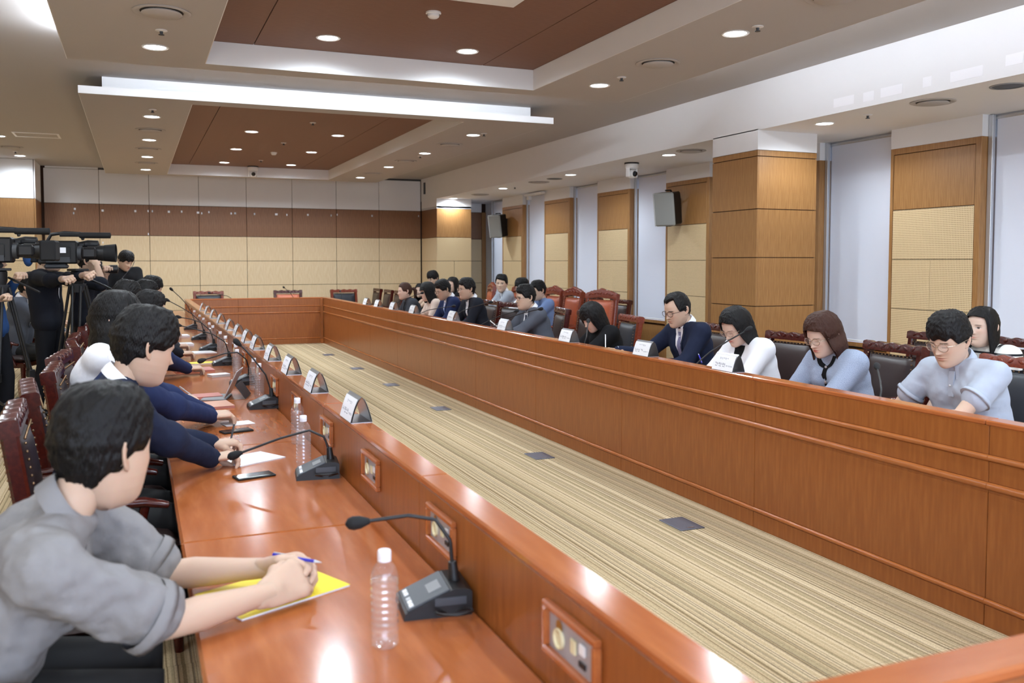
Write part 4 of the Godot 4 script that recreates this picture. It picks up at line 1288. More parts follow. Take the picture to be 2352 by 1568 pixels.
	# bottles
	var bl := [["foreground water bottle next to the nearest microphone", 0.515, -1.99], ["water bottle behind the second microphone, nearer of the pair", 0.655, -3.9], ["water bottle behind the second microphone, farther of the pair", 0.715, -4.42], ["water bottle between the tall microphone and the tablet computer", 0.735, -6.05], ["water bottle just past the tablet computer", 0.742, -6.4], ["sixth water bottle along the left ledge, by the low microphone", 0.70, -7.1], ["seventh water bottle along the left ledge", 0.735, -7.55], ["eighth water bottle along the left ledge", 0.735, -8.45], ["ninth water bottle along the left ledge", 0.735, -9.0], ["tenth water bottle along the left ledge", 0.735, -9.9], ["eleventh water bottle along the left ledge", 0.735, -10.4], ["twelfth water bottle along the left ledge", 0.735, -11.3], ["water bottle last but one along the left ledge", 0.735, -12.0], ["last water bottle along the left ledge", 0.735, -13.1], ["water bottle in front of the woman in the white blazer", 3.5, -4.85], ["water bottle beside the man in black jacket and white shirt", 3.5, -10.15]]
	for b in bl: bottle(Vector3(b[1], DS, b[2]), b[0])
	# papers, phones and the tablet on the left desk
	slab("document_folder", "yellow document folder under the foreground man's hands", "folder", Vector3(0.325, DS, -2.44), 0.42, Vector3(0.33, 0.006, 0.24), mat.yellow, mat.paper)
	phone("black phone nearest the camera on the left desk", Vector3(0.435, DS, -3.8), 0.22)
	phone("black phone in a wallet case farther along the left desk", Vector3(0.47, DS, -4.86), 0.26)
	slab("document_stack", "white papers with green and yellow tabs under the navy-suited man's hands", "papers", Vector3(0.46, DS, -4.14), 0.5, Vector3(0.24, 0.006, 0.19), mat.paper, mat.paper)
	slab("document_sheet", "white sheet between the phone and the clasped hands", "papers", Vector3(0.5, DS, -5.1), 0.2, Vector3(0.16, 0.003, 0.12), mat.paper, mat.paper)
	slab("beige_folder", "beige leather folder beside the tablet computer", "folder", Vector3(0.36, DS, -5.78), 0.12, Vector3(0.34, 0.014, 0.24), mat.beige_cover, mat.pink)
	slab("pink_notebook", "pink notebook lying between the beige folder and the tablet", "notebook", Vector3(0.37, DS, -6.2), 0.1, Vector3(0.27, 0.014, 0.16), mat.pink, mat.pink)
	var tb := thing("tablet_computer", "black tablet computer propped up on its keyboard cover", "tablet", Vector3(0.55, DS, -6.12), PI / 2 - 0.25)
	obj("keyboard", MB.new().box(Vector3(0, 0.004, -0.08), Vector3(0.26, 0.008, 0.16), 0.002), mat.grey, tb)
	var tbb := Basis(Vector3.RIGHT, 0.45)
	obj("screen_body", MB.new().box(Vector3(0, 0.1, 0.03), Vector3(0.27, 0.19, 0.008), 0.003, tbb), mat.alu, tb)
	obj("screen", MB.new().box(Vector3(0, 0.1, 0.03) + tbb * Vector3(0, 0, -0.0045), Vector3(0.255, 0.175, 0.001), 0.0, tbb), mat.screen, tb)
	obj("stand_flap", MB.new().box(Vector3(0, 0.05, 0.09), Vector3(0.25, 0.11, 0.005), 0.002, Basis(Vector3.RIGHT, -0.6)), mat.dark_grey, tb)
	slab("tissue_pack", "small white tissue pack before the bottles", "tissue pack", Vector3(0.58, DS, -7.3), 0.3, Vector3(0.15, 0.02, 0.1), mat.paper, mat.light_grey)
	slab("pink_folder", "pink leather folder near the farther clasped hands", "folder", Vector3(0.42, DS, -7.75), 0.1, Vector3(0.3, 0.014, 0.24), mat.pink, mat.pink)
	slab("yellow_booklet", "yellow booklet under white papers by the farther clasped hands", "booklet", Vector3(0.52, DS, -8.3), 0.1, Vector3(0.2, 0.008, 0.15), mat.yellow, mat.paper)
	slab("paper_pile", "large white paper lying before the fifth microphone", "papers", Vector3(0.55, DS, -9.3), 0.2, Vector3(0.3, 0.006, 0.24), mat.paper, mat.paper)
	slab("paper_pile", "white document pile far along the left desk", "papers", Vector3(0.4, DS, -10.2), 0.1, Vector3(0.3, 0.02, 0.22), mat.paper, mat.paper)
	slab("paper_pile", "farthest white document pile on the left desk", "papers", Vector3(0.42, DS, -11.4), 0.1, Vector3(0.3, 0.02, 0.22), mat.paper, mat.paper)
	slab("paper_pile", "white papers in front of the woman in tweed", "papers", Vector3(3.62, DS, -4.2), 0.1, Vector3(0.2, 0.006, 0.28), mat.paper, mat.paper)
	slab("paper_pile", "white papers in front of the man in the grey suit", "papers", Vector3(3.6, DS, -8.7), 0.1, Vector3(0.2, 0.006, 0.28), mat.paper, mat.paper)
	chairs()

func chairs() -> void:
	# left row, seats facing the ring (world +x): local -z to +x
	var tl := -PI / 2
	var g := "brown leather chairs of the left row"
	var words := ["that of the foreground man", "empty, second from the camera", "of the navy-suited man", "fourth from the camera", "fifth from the camera", "sixth from the camera", "seventh from the camera", "eighth from the camera", "ninth from the camera", "tenth from the camera", "eleventh from the camera", "twelfth from the camera", "farthest of the row"]
	for k in 13:
		var z := -2.36 - 0.745 * k
		var x: float = -0.12 + [-0.25, -0.25, 0.0, -0.02, 0.02, 0.0, 0.03, 0.0, 0.02, 0.04, 0.06, 0.1, 0.1][k]
		chair("dark", Vector3(x, 0, z), tl + [0.0, 0.0, 0.05, 0.12, 0.0, -0.08, 0.1, 0.0, 0.05, 0.0, 0.0, 0.0, 0.0][k], "dark leather studded chair in the left row, " + words[k], g)
	var tr := PI / 2
	var rg := "leather chairs of the right row"
	for a in [["black", 4.42, -3.62, 0.0, "black leather chair of the man in the polo shirt, right edge"], ["dark", 4.46, -4.65, -0.08, "brown studded chair between the polo shirt man and the woman in tweed"], ["dark", 4.46, -5.6, 0.12, "brown studded chair left of the woman in tweed"], ["dark", 4.5, -6.66, -0.08, "brown studded chair of the man in the navy suit"], ["black", 4.45, -8.2, -0.15, "empty black leather chair with red wood frame, left of the navy suit"], ["dark", 4.42, -9.0, 0.0, "brown studded chair of the woman in black"], ["dark", 4.45, -9.84, -0.2, "brown studded chair behind the man in the grey suit"], ["dark", 4.45, -11.3, 0.2, "empty brown studded chair left of the man in the grey suit"], ["dark", 4.45, -12.1, 0.0, "brown studded chair of the man in black jacket"], ["dark", 4.45, -12.8, 0.0, "brown studded chair of the man in the blue suit"], ["dark", 4.45, -13.6, 0.0, "brown studded chair of the woman in beige"], ["dark", 4.45, -14.7, 0.0, "brown studded chair of the woman with the ponytail"], ["dark", 4.4, -16.9, 0.0, "empty brown chair past the ponytail woman, nearest of three"], ["dark", 4.4, -17.7, 0.0, "empty brown chair past the ponytail woman, middle of three"], ["dark", 4.4, -18.6, 0.0, "empty brown chair past the ponytail woman, farthest of three"]]:
		chair(a[0], Vector3(a[1], 0, a[2]), tr + a[3], a[4], rg)
	var bg := "chairs of the second row by the windows"
	for a in [["dark", 5.45, -5.15, 0.0, "dark studded chair behind the polo shirt man, second row"], ["dark", 5.6, -4.45, 0.0, "dark studded chair of the woman in the striped top"], ["tan", 5.5, -10.6, 0.35, "tan carved chair standing apart, turned, behind the woman in black"], ["tan", 5.5, -11.6, 0.0, "tan carved chair, nearest of the row behind the grey suit man"], ["tan", 5.5, -12.25, 0.0, "tan carved chair of the man in the blue shirt"], ["tan", 5.55, -12.9, 0.0, "tan carved chair of the man with glasses in the second row"], ["tan", 5.55, -13.7, 0.0, "tan carved chair of the man in the light grey blazer"], ["tan", 5.5, -14.9, -0.2, "tan carved chair left of the man in the light grey blazer"], ["dark", 6.35, -11.7, 0.0, "dark chair back behind the tan chairs, nearer"], ["dark", 6.35, -12.6, 0.0, "dark chair back behind the tan chairs, farther"], ["dark", 5.5, -16.0, 0.0, "dark chair of the woman with long hair in the second row"], ["dark", 5.5, -17.2, 0.0, "dark chair at the far end of the second row"]]:
		chair(a[0], Vector3(a[1], 0, a[2]), tr + a[3], a[4], bg)
	var fg := "chairs behind the far desk"
	chair("black", Vector3(1.28, 0, -17.85), PI, "grey leather chair behind the far desk, left one", fg)
	chair("salmon", Vector3(2.78, 0, -17.85), PI, "salmon leather chair in the middle behind the far desk", fg)
	chair("black", Vector3(3.95, 0, -17.95), PI + 0.1, "black leather chair at the far right corner behind the ring", fg)
# ---------------------------------------------------------------- people
# head profile by height (t = 1 crown .. -1 under the chin): half width, forward reach, backward reach
const HT := [1.0, 0.93, 0.8, 0.6, 0.4, 0.2, 0.0, -0.2, -0.4, -0.6, -0.78, -0.9, -0.97, -1.0]
const HA := [0.0, 0.033, 0.052, 0.067, 0.0745, 0.0775, 0.077, 0.074, 0.069, 0.0605, 0.049, 0.036, 0.022, 0.0]
const HF := [0.0, 0.034, 0.058, 0.08, 0.091, 0.095, 0.094, 0.0935, 0.093, 0.092, 0.090, 0.083, 0.07, 0.045]
const HB := [0.0, 0.038, 0.064, 0.088, 0.1, 0.105, 0.103, 0.094, 0.078, 0.06, 0.042, 0.022, 0.0, -0.035]
const HH := 0.125

func hprof(t: float) -> Vector3:
	for k in HT.size() - 1:
		if t >= HT[k + 1]:
			var f: float = (t - HT[k + 1]) / (HT[k] - HT[k + 1])
			return Vector3(lerpf(HA[k + 1], HA[k], f), lerpf(HF[k + 1], HF[k], f), lerpf(HB[k + 1], HB[k], f))
	return Vector3(0, 0.045, -0.035)

func hpoint(t: float, ph: float, grow := 0.0) -> Vector3:
	# ph = 0 is the face (-z)
	var q := hprof(clampf(t, -1, 1))
	var sn := sin(ph)
	var cs := cos(ph)
	var e := 0.92
	var x := (q.x + grow) * signf(sn) * pow(absf(sn), e)
	var z := -(q.y + grow) * pow(absf(cs), e) if cs > 0 else (q.z + grow) * pow(absf(cs), e)
	return Vector3(x, t * HH, z)

func gs(x: float, s: float) -> float:
	return exp(-x * x / (s * s))

func add_head(mb: MB, xf: Transform3D, skin: Color, lip: Color, brow: Color, closed: bool, fem: bool, nu := 72) -> void:
	var ts := []
	var fine := 0.016 if nu > 90 else 0.024
	var t := 1.0
	while t > -1.0:
		ts.append(t)
		t -= fine if t < 0.26 and t > -0.62 else 0.06
	ts.append(-1.0)
	var pts := PackedVector3Array()
	var cols := PackedColorArray()
	for tt in ts:
		for i in nu:
			var s := (i + 0.5) * 2.0 / nu - 1.0
			var ph := PI * signf(s) * pow(absf(s), 1.6)
			var p := hpoint(tt, ph)
			var front := cos(ph)
			var c := skin
			if front > 0.1:
				var x := p.x
				var w := 0.0
				# nose
				if tt < 0.14 and tt > -0.36:
					var f := clampf((0.12 - tt) / 0.36, 0, 1)
					var fall := 1.0 if tt > -0.24 else clampf((tt + 0.34) / 0.1, 0, 1)
					w += (0.003 + 0.021 * f * f) * gs(x, 0.0085 + 0.006 * f) * fall
				w -= 0.0075 * gs(absf(x) - 0.031, 0.016) * gs(tt - 0.02, 0.10)
				w += 0.003 * gs(absf(x) - 0.03, 0.02) * gs(tt - 0.16, 0.06)
				w += 0.0025 * gs(absf(x) - 0.03, 0.011) * gs(tt - 0.02, 0.035)
				w += 0.004 * gs(absf(x) - 0.045, 0.02) * gs(tt + 0.18, 0.14)
				w += 0.0055 * gs(x, 0.02) * (gs(tt + 0.43, 0.035) + gs(tt + 0.51, 0.035))
				w -= 0.0035 * gs(x, 0.024) * gs(tt + 0.47, 0.02)
				w -= 0.003 * gs(x, 0.02) * gs(tt + 0.6, 0.05)
				w += 0.004 * gs(x, 0.02) * gs(tt + 0.78, 0.1)
				p.z -= w
				var ax := absf(x)
				# brows, eyes, lips
				if ax > 0.012 and ax < 0.05: c = c.lerp(brow, (0.62 if fem else 0.88) * clampf(1.5 * gs(tt - 0.158 + (ax - 0.03) * 0.8, 0.018 if fem else 0.026), 0, 1) * smoothstep(0.012, 0.018, ax) * (1.0 - smoothstep(0.043, 0.05, ax)))
				var e := (ax - 0.0315) / 0.0155
				if absf(e) < 1.0:
					var arc := 1.0 - e * e
					if closed:
						var lash := gs(tt + 0.004 + 0.022 * arc, 0.012)
						c = c.lerp(Color(0.02, 0.015, 0.015), clampf(1.4 * lash * sqrt(arc), 0, 0.95))
						c = c.lerp(skin * 0.72, 0.6 * gs(tt - 0.055, 0.012) * arc)
					else:
						var up_e := 0.012 + 0.036 * arc
						var lo_e := 0.004 - 0.026 * arc
						if tt < up_e and tt > lo_e:
							c = Color(0.62, 0.58, 0.56)
							if absf(ax - 0.031) < 0.0062: c = Color(0.025, 0.016, 0.014)
						c = c.lerp(Color(0.02, 0.015, 0.015), clampf(1.4 * gs(tt - up_e - 0.006, 0.012), 0, 0.95) * sqrt(arc))
						c = c.lerp(skin * 0.72, 0.5 * gs(tt - 0.085, 0.012) * arc)
				c = c.lerp(lip, clampf(1.3 * gs(x, 0.019) * gs(tt + 0.47, 0.05), 0, 0.9))
				c = c.lerp(skin * 0.6, 0.6 * gs(ax - 0.008, 0.004) * gs(tt + 0.295, 0.025))
				c = c.lerp(Color(skin.r, skin.g * 0.86, skin.b * 0.82), 0.5 * gs(ax - 0.045, 0.02) * gs(tt + 0.15, 0.15))
			pts.append(xf * p)
			cols.append(c)
	mb.grid(pts, nu, ts.size(), true, true, cols)
	mb.col = skin
	for s: float in [-1.0, 1.0]:
		var ep := PackedVector3Array()
		var n := 12
		var ecols := PackedColorArray()
		for j in 7:
			var a := PI * j / 6.0
			for i in n:
				var b := TAU * i / n
				var r := sin(a)
				var d := Vector3(cos(a) * 0.009, cos(b) * r * 0.034, sin(b) * r * 0.021)
				if cos(a) > 0.3: d.x -= 0.006 * (1.0 - r) * 1.6
				d.y += 0.004
				d.z += d.y * 0.25
				d.x += d.z * 0.55
				ep.append(xf * Vector3(s * (0.0765 + d.x), -0.008 + d.y, 0.012 + d.z))
				ecols.append(Color(skin.r, skin.g * 0.88, skin.b * 0.84) if cos(a) > 0.3 and r < 0.7 else skin)
		mb.grid(ep, n, 7, true, s > 0, ecols)

# styles: short, fringe, receding, side, bob, long, wavy, pony
func hair_mesh(style: String, seed_: int, nu := 96, nv := 30) -> MB:
	var mb := MB.new()
	var ns := FastNoiseLite.new()
	ns.seed = seed_; ns.frequency = 9.0; ns.fractal_octaves = 2
	var pts := PackedVector3Array()
	var long := style in ["long", "wavy", "bob", "sleek", "part"]
	for j in nv + 2:
		var f := minf(j / float(nv), 1.0)
		for i in nu:
			var ph := TAU * i / nu
			if ph > PI: ph -= TAU
			var a := absf(ph)
			# how far down the hair reaches in this direction
			var hl := 0.52
			match style:
				"fringe": hl = 0.30 + 0.10 * sin(ph * 9.0 + seed_) * 0.5
				"receding": hl = 0.74 - 0.14 * gs(ph - 0.1, 0.35)
				"side": hl = 0.48 + 0.14 * clampf(ph, -0.6, 0.8)
				"short": hl = 0.46 + 0.03 * sin(ph * 11.0)
				"bob": hl = 0.28
				"part": hl = 0.62 - 0.16 * a
				"long", "sleek", "pony": hl = 0.58 - 0.1 * a
				"wavy": hl = 0.56 - 0.12 * a
			var te := hl
			var side := 0.02 if not long else -0.2
			if a > 0.75: te = lerpf(hl, side, smoothstep(0.75, 1.25, a))
			if a > 1.5: te = lerpf(side, -0.28, smoothstep(1.5, 1.85, a))
			if a > 2.0: te = lerpf(-0.28, -0.55, smoothstep(2.0, 2.6, a))
			var ye := te * HH
			if long:
				var ln: float = {"bob": -0.155, "part": -0.13, "long": -0.33, "wavy": -0.25, "sleek": -0.37}[style]
				var s0 := 0.72 if style == "bob" else 0.85 if style == "part" else 0.95
				ye = lerpf(ye, ln, smoothstep(s0, s0 + 0.38, a))
			var y := lerpf(HH, ye, 1.0 - pow(1.0 - f, 1.0) if f < 1 else 1.0)
			# even spacing along the curve of the crown
			y = HH * cos(f * acos(clampf(ye / HH, -1, 1))) if ye > -HH * 0.98 else lerpf(HH, ye, f * f * (1.6 - 0.6 * f))
			var t := y / HH
			var top := smoothstep(0.25, 0.95, t)
			var th := lerpf(0.011, 0.021, top)
			match style:
				"fringe": th = lerpf(0.014, 0.025, top)
				"receding": th = lerpf(0.008, 0.013, top)
				"pony": th = lerpf(0.007, 0.012, top)
				"sleek": th = 0.012
				"long", "bob", "part": th = lerpf(0.018, 0.017, top)
				"wavy": th = lerpf(0.022, 0.022, top)
			if style in ["short", "fringe", "side", "receding"] and a > 1.0 and t < 0.1: th *= 0.55
			var p: Vector3
			if long and t < 0.05:
				p = hpoint(0.05, ph, th)
				var dn := 0.05 - t
				p.x *= 1.0 + (0.10 if style == "wavy" else 0.02) * minf(dn, 1.5) - 0.05 * maxf(0.0, dn - 1.2)
				p.z = lerpf(p.z, p.z * 0.72 + 0.012, smoothstep(0.0, 1.6, dn)) if p.z > 0 else p.z + 0.018 * smoothstep(0.0, 1.4, dn)
				if style == "wavy":
					p.x += 0.012 * sin(dn * 5.0 + seed_); p.z += 0.008 * cos(dn * 6.0)
			else:
				p = hpoint(t, ph, th)
			p.y = y + th * top
			if f > 0.88 and not long: p = p.lerp(hpoint(clampf(t, -1, 1), ph, 0.002), (f - 0.88) / 0.12 * 0.8)
			var lump := ns.get_noise_3d(p.x * 6.0, p.y * (3.0 if long else 6.0), p.z * 6.0) * (0.006 if style in ["fringe", "short", "side"] else 0.004)
			lump += 0.0022 * ns.get_noise_2d(ph * 9.0 + y * 4.0, y * 3.0 + seed_)
			var out := Vector3(p.x, p.y * 0.6, p.z).normalized()
			p += out * lump * smoothstep(0.0, 0.15, f)
			if j == 0: p.x = 0.0; p.z = 0.004
			if j == nv + 1:  # tuck the end back under
				p = Vector3(p.x * 0.9, p.y + 0.004, p.z * 0.9)
			pts.append(p)
	mb.grid(pts, nu, nv + 2, true, true)
	if style == "pony":
		mb.tube([Vector3(0, 0.03, 0.105), Vector3(0, 0.035, 0.135), Vector3(0, 0.0, 0.16), Vector3(0, -0.06, 0.155), Vector3(0.0, -0.12, 0.14)], [0.016, 0.026, 0.03, 0.024, 0.006], 12)
	return mb

func glasses(parent: Node, xf: Transform3D, m: Material, r := 0.023, thick := 0.0018) -> void:
	var mb := MB.new()
	for s: float in [-1.0, 1.0]:
		var ring := []
		for k in 21:
			var a := TAU * k / 20.0
			ring.append(xf * Vector3(s * 0.033 + cos(a) * r * 1.1, 0.002 + sin(a) * r * 0.9, -0.106 + absf(s * 0.033 + cos(a) * r) * 0.16))
		mb.tube(ring, thick, 6, false)
		mb.tube([xf * Vector3(s * 0.058, 0.008, -0.096), xf * Vector3(s * 0.082, 0.008, -0.07), xf * Vector3(s * 0.085, 0.006, 0.015), xf * Vector3(s * 0.083, -0.012, 0.03)], thick, 6)
	mb.tube([xf * Vector3(-0.010, 0.006, -0.107), xf * Vector3(0, 0.009, -0.112), xf * Vector3(0.010, 0.006, -0.107)], thick, 6)
	var g := obj("glasses", mb, m, parent)
	var lm := MB.new()
	for s: float in [-1.0, 1.0]:
		lm.lathe([Vector2(0.0, 0.0004), Vector2(r * 0.98, 0.0)], 14, xf * Transform3D(Basis(Vector3.UP, s * 0.16) * Basis(Vector3.RIGHT, PI / 2), Vector3(s * 0.033, 0.002, -0.1015)), 1.1, 0.9)
	obj("spectacle_glass", lm, mat.lens_glass, g)

# ---- hands: wrist at the origin, fingers along -z, palm down, thumb on -x (a right hand)
var hand_lib := {}
func hand(pose: String) -> MB:
	if hand_lib.has(pose): return hand_lib[pose]
	var b := []
	var fx := Vector3(0, 1, 0)
	var flat := 1.75
	for k in 4: b.append([Vector3((k - 1.5) * 0.008, 0, 0.005), Vector3((k - 1.5) * 0.0195, 0.002, -0.082 + absf(k - 1.2) * 0.004), 0.024, 0.0215 - 0.001 * k, fx, flat])
	b.append([Vector3(0, 0, 0.03), Vector3(0, 0, -0.01), 0.027, 0.026, fx, 1.25])
	var len := [0.070, 0.078, 0.073, 0.058]
	for k in 4:
		var base := Vector3((k - 1.5) * 0.020, 0.003, -0.084 + absf(k - 1.2) * 0.004)
		var a := 0.25
		var bend := [0.35, 0.45]
		if pose == "fist": a = 1.0; bend = [1.35, 1.0]
		elif pose == "grip": a = 0.55 + 0.08 * k; bend = [0.9, 0.6]
		elif pose == "clasp": a = 0.55; bend = [0.75, 0.55]
		elif pose == "flat": a = 0.06; bend = [0.12, 0.12]
		var p := base
		var r := 0.0098 - 0.0006 * k
		for seg in 3:
			var l: float = len[k] * [0.46, 0.3, 0.24][seg]
			var q := p + Vector3((k - 1.5) * 0.002, -sin(a) * l, -cos(a) * l)
			b.append([p, q, r, r * 0.92])
			p = q; r *= 0.92
			if seg < 2: a += bend[seg]
	var th := [Vector3(-0.018, -0.004, -0.012), Vector3(-0.043, -0.012, -0.042), Vector3(-0.047, -0.018, -0.072), Vector3(-0.042, -0.022, -0.096)]
	if pose in ["fist", "grip"]: th = [Vector3(-0.018, -0.004, -0.012), Vector3(-0.04, -0.016, -0.042), Vector3(-0.034, -0.034, -0.068), Vector3(-0.018, -0.042, -0.088)]
	b.append([th[0], th[1], 0.017, 0.0135]); b.append([th[1], th[2], 0.0125, 0.011]); b.append([th[2], th[3], 0.011, 0.0088])
	var mb := MB.new()
	SDF.new(b, 0.0048, 0.009).to_mesh(mb)
	hand_lib[pose] = mb
	return mb

func ik(s: Vector3, w: Vector3, l1: float, l2: float, hint: Vector3) -> Vector3:
	var d := w - s
	var len := d.length()
	var k := maxf(1.0, len / (l1 + l2) * 1.001)
	l1 *= k; l2 *= k
	len = minf(len, l1 + l2 - 1e-4)
	var x := (l1 * l1 - l2 * l2 + len * len) / (2.0 * len)
	var h := sqrt(maxf(0.0, l1 * l1 - x * x))
	var u := d.normalized()
	var o := (hint - u * hint.dot(u)).normalized()
	return s + u * x + o * h

# a strip of cloth lying on the chest: rows of [down, left, right] in the chest frame, thrown back onto the coat
func drape(sdf: SDF, fr: Transform3D, rows: Array, off: float, n := 6) -> MB:
	var mb := MB.new()
	var pts := PackedVector3Array()
	var dir := fr.basis.z
	for r in rows:
		for i in n:
			var x := lerpf(r[1], r[2], i / (n - 1.0))
			var h := sdf.hit(fr * Vector3(x, -r[0], -0.32), dir, 0.5)
			pts.append(h - dir * off)
	mb.grid(pts, n, rows.size(), false, true)
	# turned-in edges give the strip its thickness
	var m := rows.size()
	for e in 2:
		var ep := PackedVector3Array()
		for j in m:
			var p := pts[j * n + (0 if e == 0 else n - 1)]
			ep.append(p)
			ep.append(p + dir * (off + 0.004))
		mb.grid(ep, 2, m, false, e == 0)
	return mb

# spec keys: called, label, group, head (world), yaw (body facing, 0 = -z), hyaw, hpitch, hroll, hip (world), scale,
# top ("jacket", "shirt", "tee", "blouse"), top_mat, legs ("sit", "stand"), leg_mat, hair, hair_mat, skin, hands [right, left] world wrists,
# pose, hand_rot, sleeve, shirt, tie, glasses, fem, cell, fold
func person(d: Dictionary) -> Node3D:
	var head_w: Vector3 = d.head
	var yaw: float = d.yaw
	var hip_w: Vector3 = d.hip
	var t := thing("person", d.label, "person", Vector3(hip_w.x, 0, hip_w.z), yaw, d.get("group", ""))
	var inv := t.transform.affine_inverse()
	var hd := inv * head_w
	var hip := inv * hip_w
	var sc: float = d.get("scale", 1.07)
	var hs: float = d.get("hscale", 1.1)
	var fem: bool = d.get("fem", false)
	var skin: Color = d.get("skin", Color(0.60, 0.41, 0.30))
	var hb := Basis(Vector3.UP, d.get("hyaw", 0.0)) * Basis(Vector3.RIGHT, d.get("hpitch", 0.0)) * Basis(Vector3.BACK, d.get("hroll", 0.0))
	var hx := Transform3D(hb.scaled(Vector3(hs, hs, hs)), hd)
	# neck base, spine and chest frame
	var nb := hd + hb * Vector3(0, -0.085 * hs, 0.035) + Vector3(0, -0.05, 0.028)
	if d.has("neck"): nb = inv * (d.neck as Vector3)
	var up := (nb - hip).normalized()
	var right := Vector3(1, 0, 0)
	var twist: float = d.get("twist", 0.0)
	right = right.rotated(Vector3.UP, twist)
	var fwd := up.cross(right).normalized()
	right = fwd.cross(up).normalized()
	var chest := Transform3D(Basis(right, up, -fwd), nb)
	var wsh: float = (0.155 if fem else 0.182) * sc * d.get("wide", 1.0)
	var girth: float = d.get("girth", 1.0)
	var sh := []
	for s: float in [1.0, -1.0]: sh.append(nb - up * 0.052 + right * wsh * s + fwd * 0.008)
	var l1 := 0.275 * sc
	var l2 := 0.25 * sc
	var wr := []
	var el := []
	var hw: Array = d.hands
	var hint: Array = d.get("hint", [Vector3(0.45, -1.0, 0.15), Vector3(-0.45, -1.0, 0.15)])
	for k in 2:
		wr.append(inv * (hw[k] as Vector3))
		el.append(ik(sh[k], wr[k], l1, l2, hint[k]))
	# upper garment
	var top: String = d.top
	var coat := top == "jacket" or top == "blouse"
	var puff := 0.006 if coat else 0.0
	var bones := []
	var waist := hip.lerp(nb, 0.34)
	var ch := hip.lerp(nb, 0.70)
	var bw := 0.078 * sc * (0.9 if fem else 1.0)
	for s: float in [1.0, -1.0]:
		bones.append([hip + right * bw * s, waist + right * bw * 0.95 * s, 0.128 * girth, 0.112 * girth + puff, fwd, 1.08])
		bones.append([waist + right * bw * 0.95 * s, ch + right * bw * 1.12 * s, 0.112 * girth + puff, 0.113 * girth + puff, fwd, 1.08])
		bones.append([ch + right * bw * 1.12 * s, nb - up * 0.075 + right * wsh * 0.62 * s, 0.113 * girth + puff, 0.078 + puff])
		bones.append([nb - up * 0.012, nb - up * 0.05 + right * wsh * 0.92 * s, 0.052, 0.058 + puff])
	if fem:
		for s: float in [1.0, -1.0]: bones.append([ch + right * 0.07 * s + fwd * 0.07, ch + right * 0.075 * s + fwd * 0.085 - up * 0.02, 0.06, 0.055])
	var torso := bones.duplicate()
	var sl: float = d.get("sleeve", 1.0 if coat else 0.28)   # part of the arm covered: up to 0.5 upper arm, up to 1 whole
	for k in 2:
		var ua := 0.062 * sc + puff
		var eb := 0.05 * sc + puff
		if sl >= 0.6:
			bones.append([sh[k], el[k], ua, eb])
			var wt: Vector3 = el[k].lerp(wr[k], clampf((sl - 0.5) * 2.0, 0.1, 0.97))
			bones.append([el[k], wt, eb, 0.037 + puff])
		else:
			var wt: Vector3 = sh[k].lerp(el[k], clampf(sl * 2.0, 0.2, 0.95))
			bones.append([sh[k], wt, ua + 0.004, ua + 0.008])
	var ns := FastNoiseLite.new()
	ns.seed = 5; ns.frequency = 6.0; ns.fractal_octaves = 3; ns.fractal_gain = 0.6
	var sdf := SDF.new(bones, d.get("cell", 0.016), 0.05, d.get("fold", 0.0), ns)
	obj(d.get("top_name", "jacket" if coat else "shirt"), sdf.to_mesh(MB.new()), d.top_mat, t)
	# skin: head, neck, arms and hands in one mesh
	var body := MB.new()
	body.col = skin
	var lipc: Color = d.get("lip", Color(skin.r * 0.82, skin.g * 0.55, skin.b * 0.55))
	add_head(body, hx, skin, lipc, Color(0.03, 0.025, 0.022), d.get("closed", true), fem, d.get("nu", 72))
	body.col = skin
	var hc := hx * Vector3(0, -0.035, 0.03)
	body.tube([hip, waist, nb - up * 0.06, nb + up * 0.0, nb.lerp(hc, 0.5), hc], [0.07, 0.06, 0.05, 0.055 if not fem else 0.047, 0.054 if not fem else 0.045, 0.053 if not fem else 0.044], 16)
	for k in 2:
		body.tube([sh[k], sh[k].lerp(el[k], 0.5), el[k], el[k].lerp(wr[k], 0.3), el[k].lerp(wr[k], 0.75), wr[k]], [0.046, 0.046, 0.040, 0.042, 0.031, 0.027], 12)
		var hbas: Basis
		var fd: Vector3 = (wr[k] - el[k]).normalized()
		if d.has("hand_dir"): fd = (t.basis.inverse() * (d.hand_dir[k] as Vector3)).normalized()
		var hu: Vector3 = d.get("hand_up", [Vector3.UP, Vector3.UP])[k]
		hu = t.basis.inverse() * hu
		var hr := fd.cross(hu).normalized()
		hu = hr.cross(fd).normalized()
		hbas = Basis(hr, hu, -fd)
		if k == 1: hbas = Basis(-hr, hu, -fd)
		var pose = d.get("pose", ["rest", "rest"])
		body.use_col = true
		body.add(hand(pose[k] if pose is Array else pose), Transform3D(hbas.scaled_local(Vector3(1, 1, 1) * sc), wr[k]))
	obj("body", body, mat.skin, t)
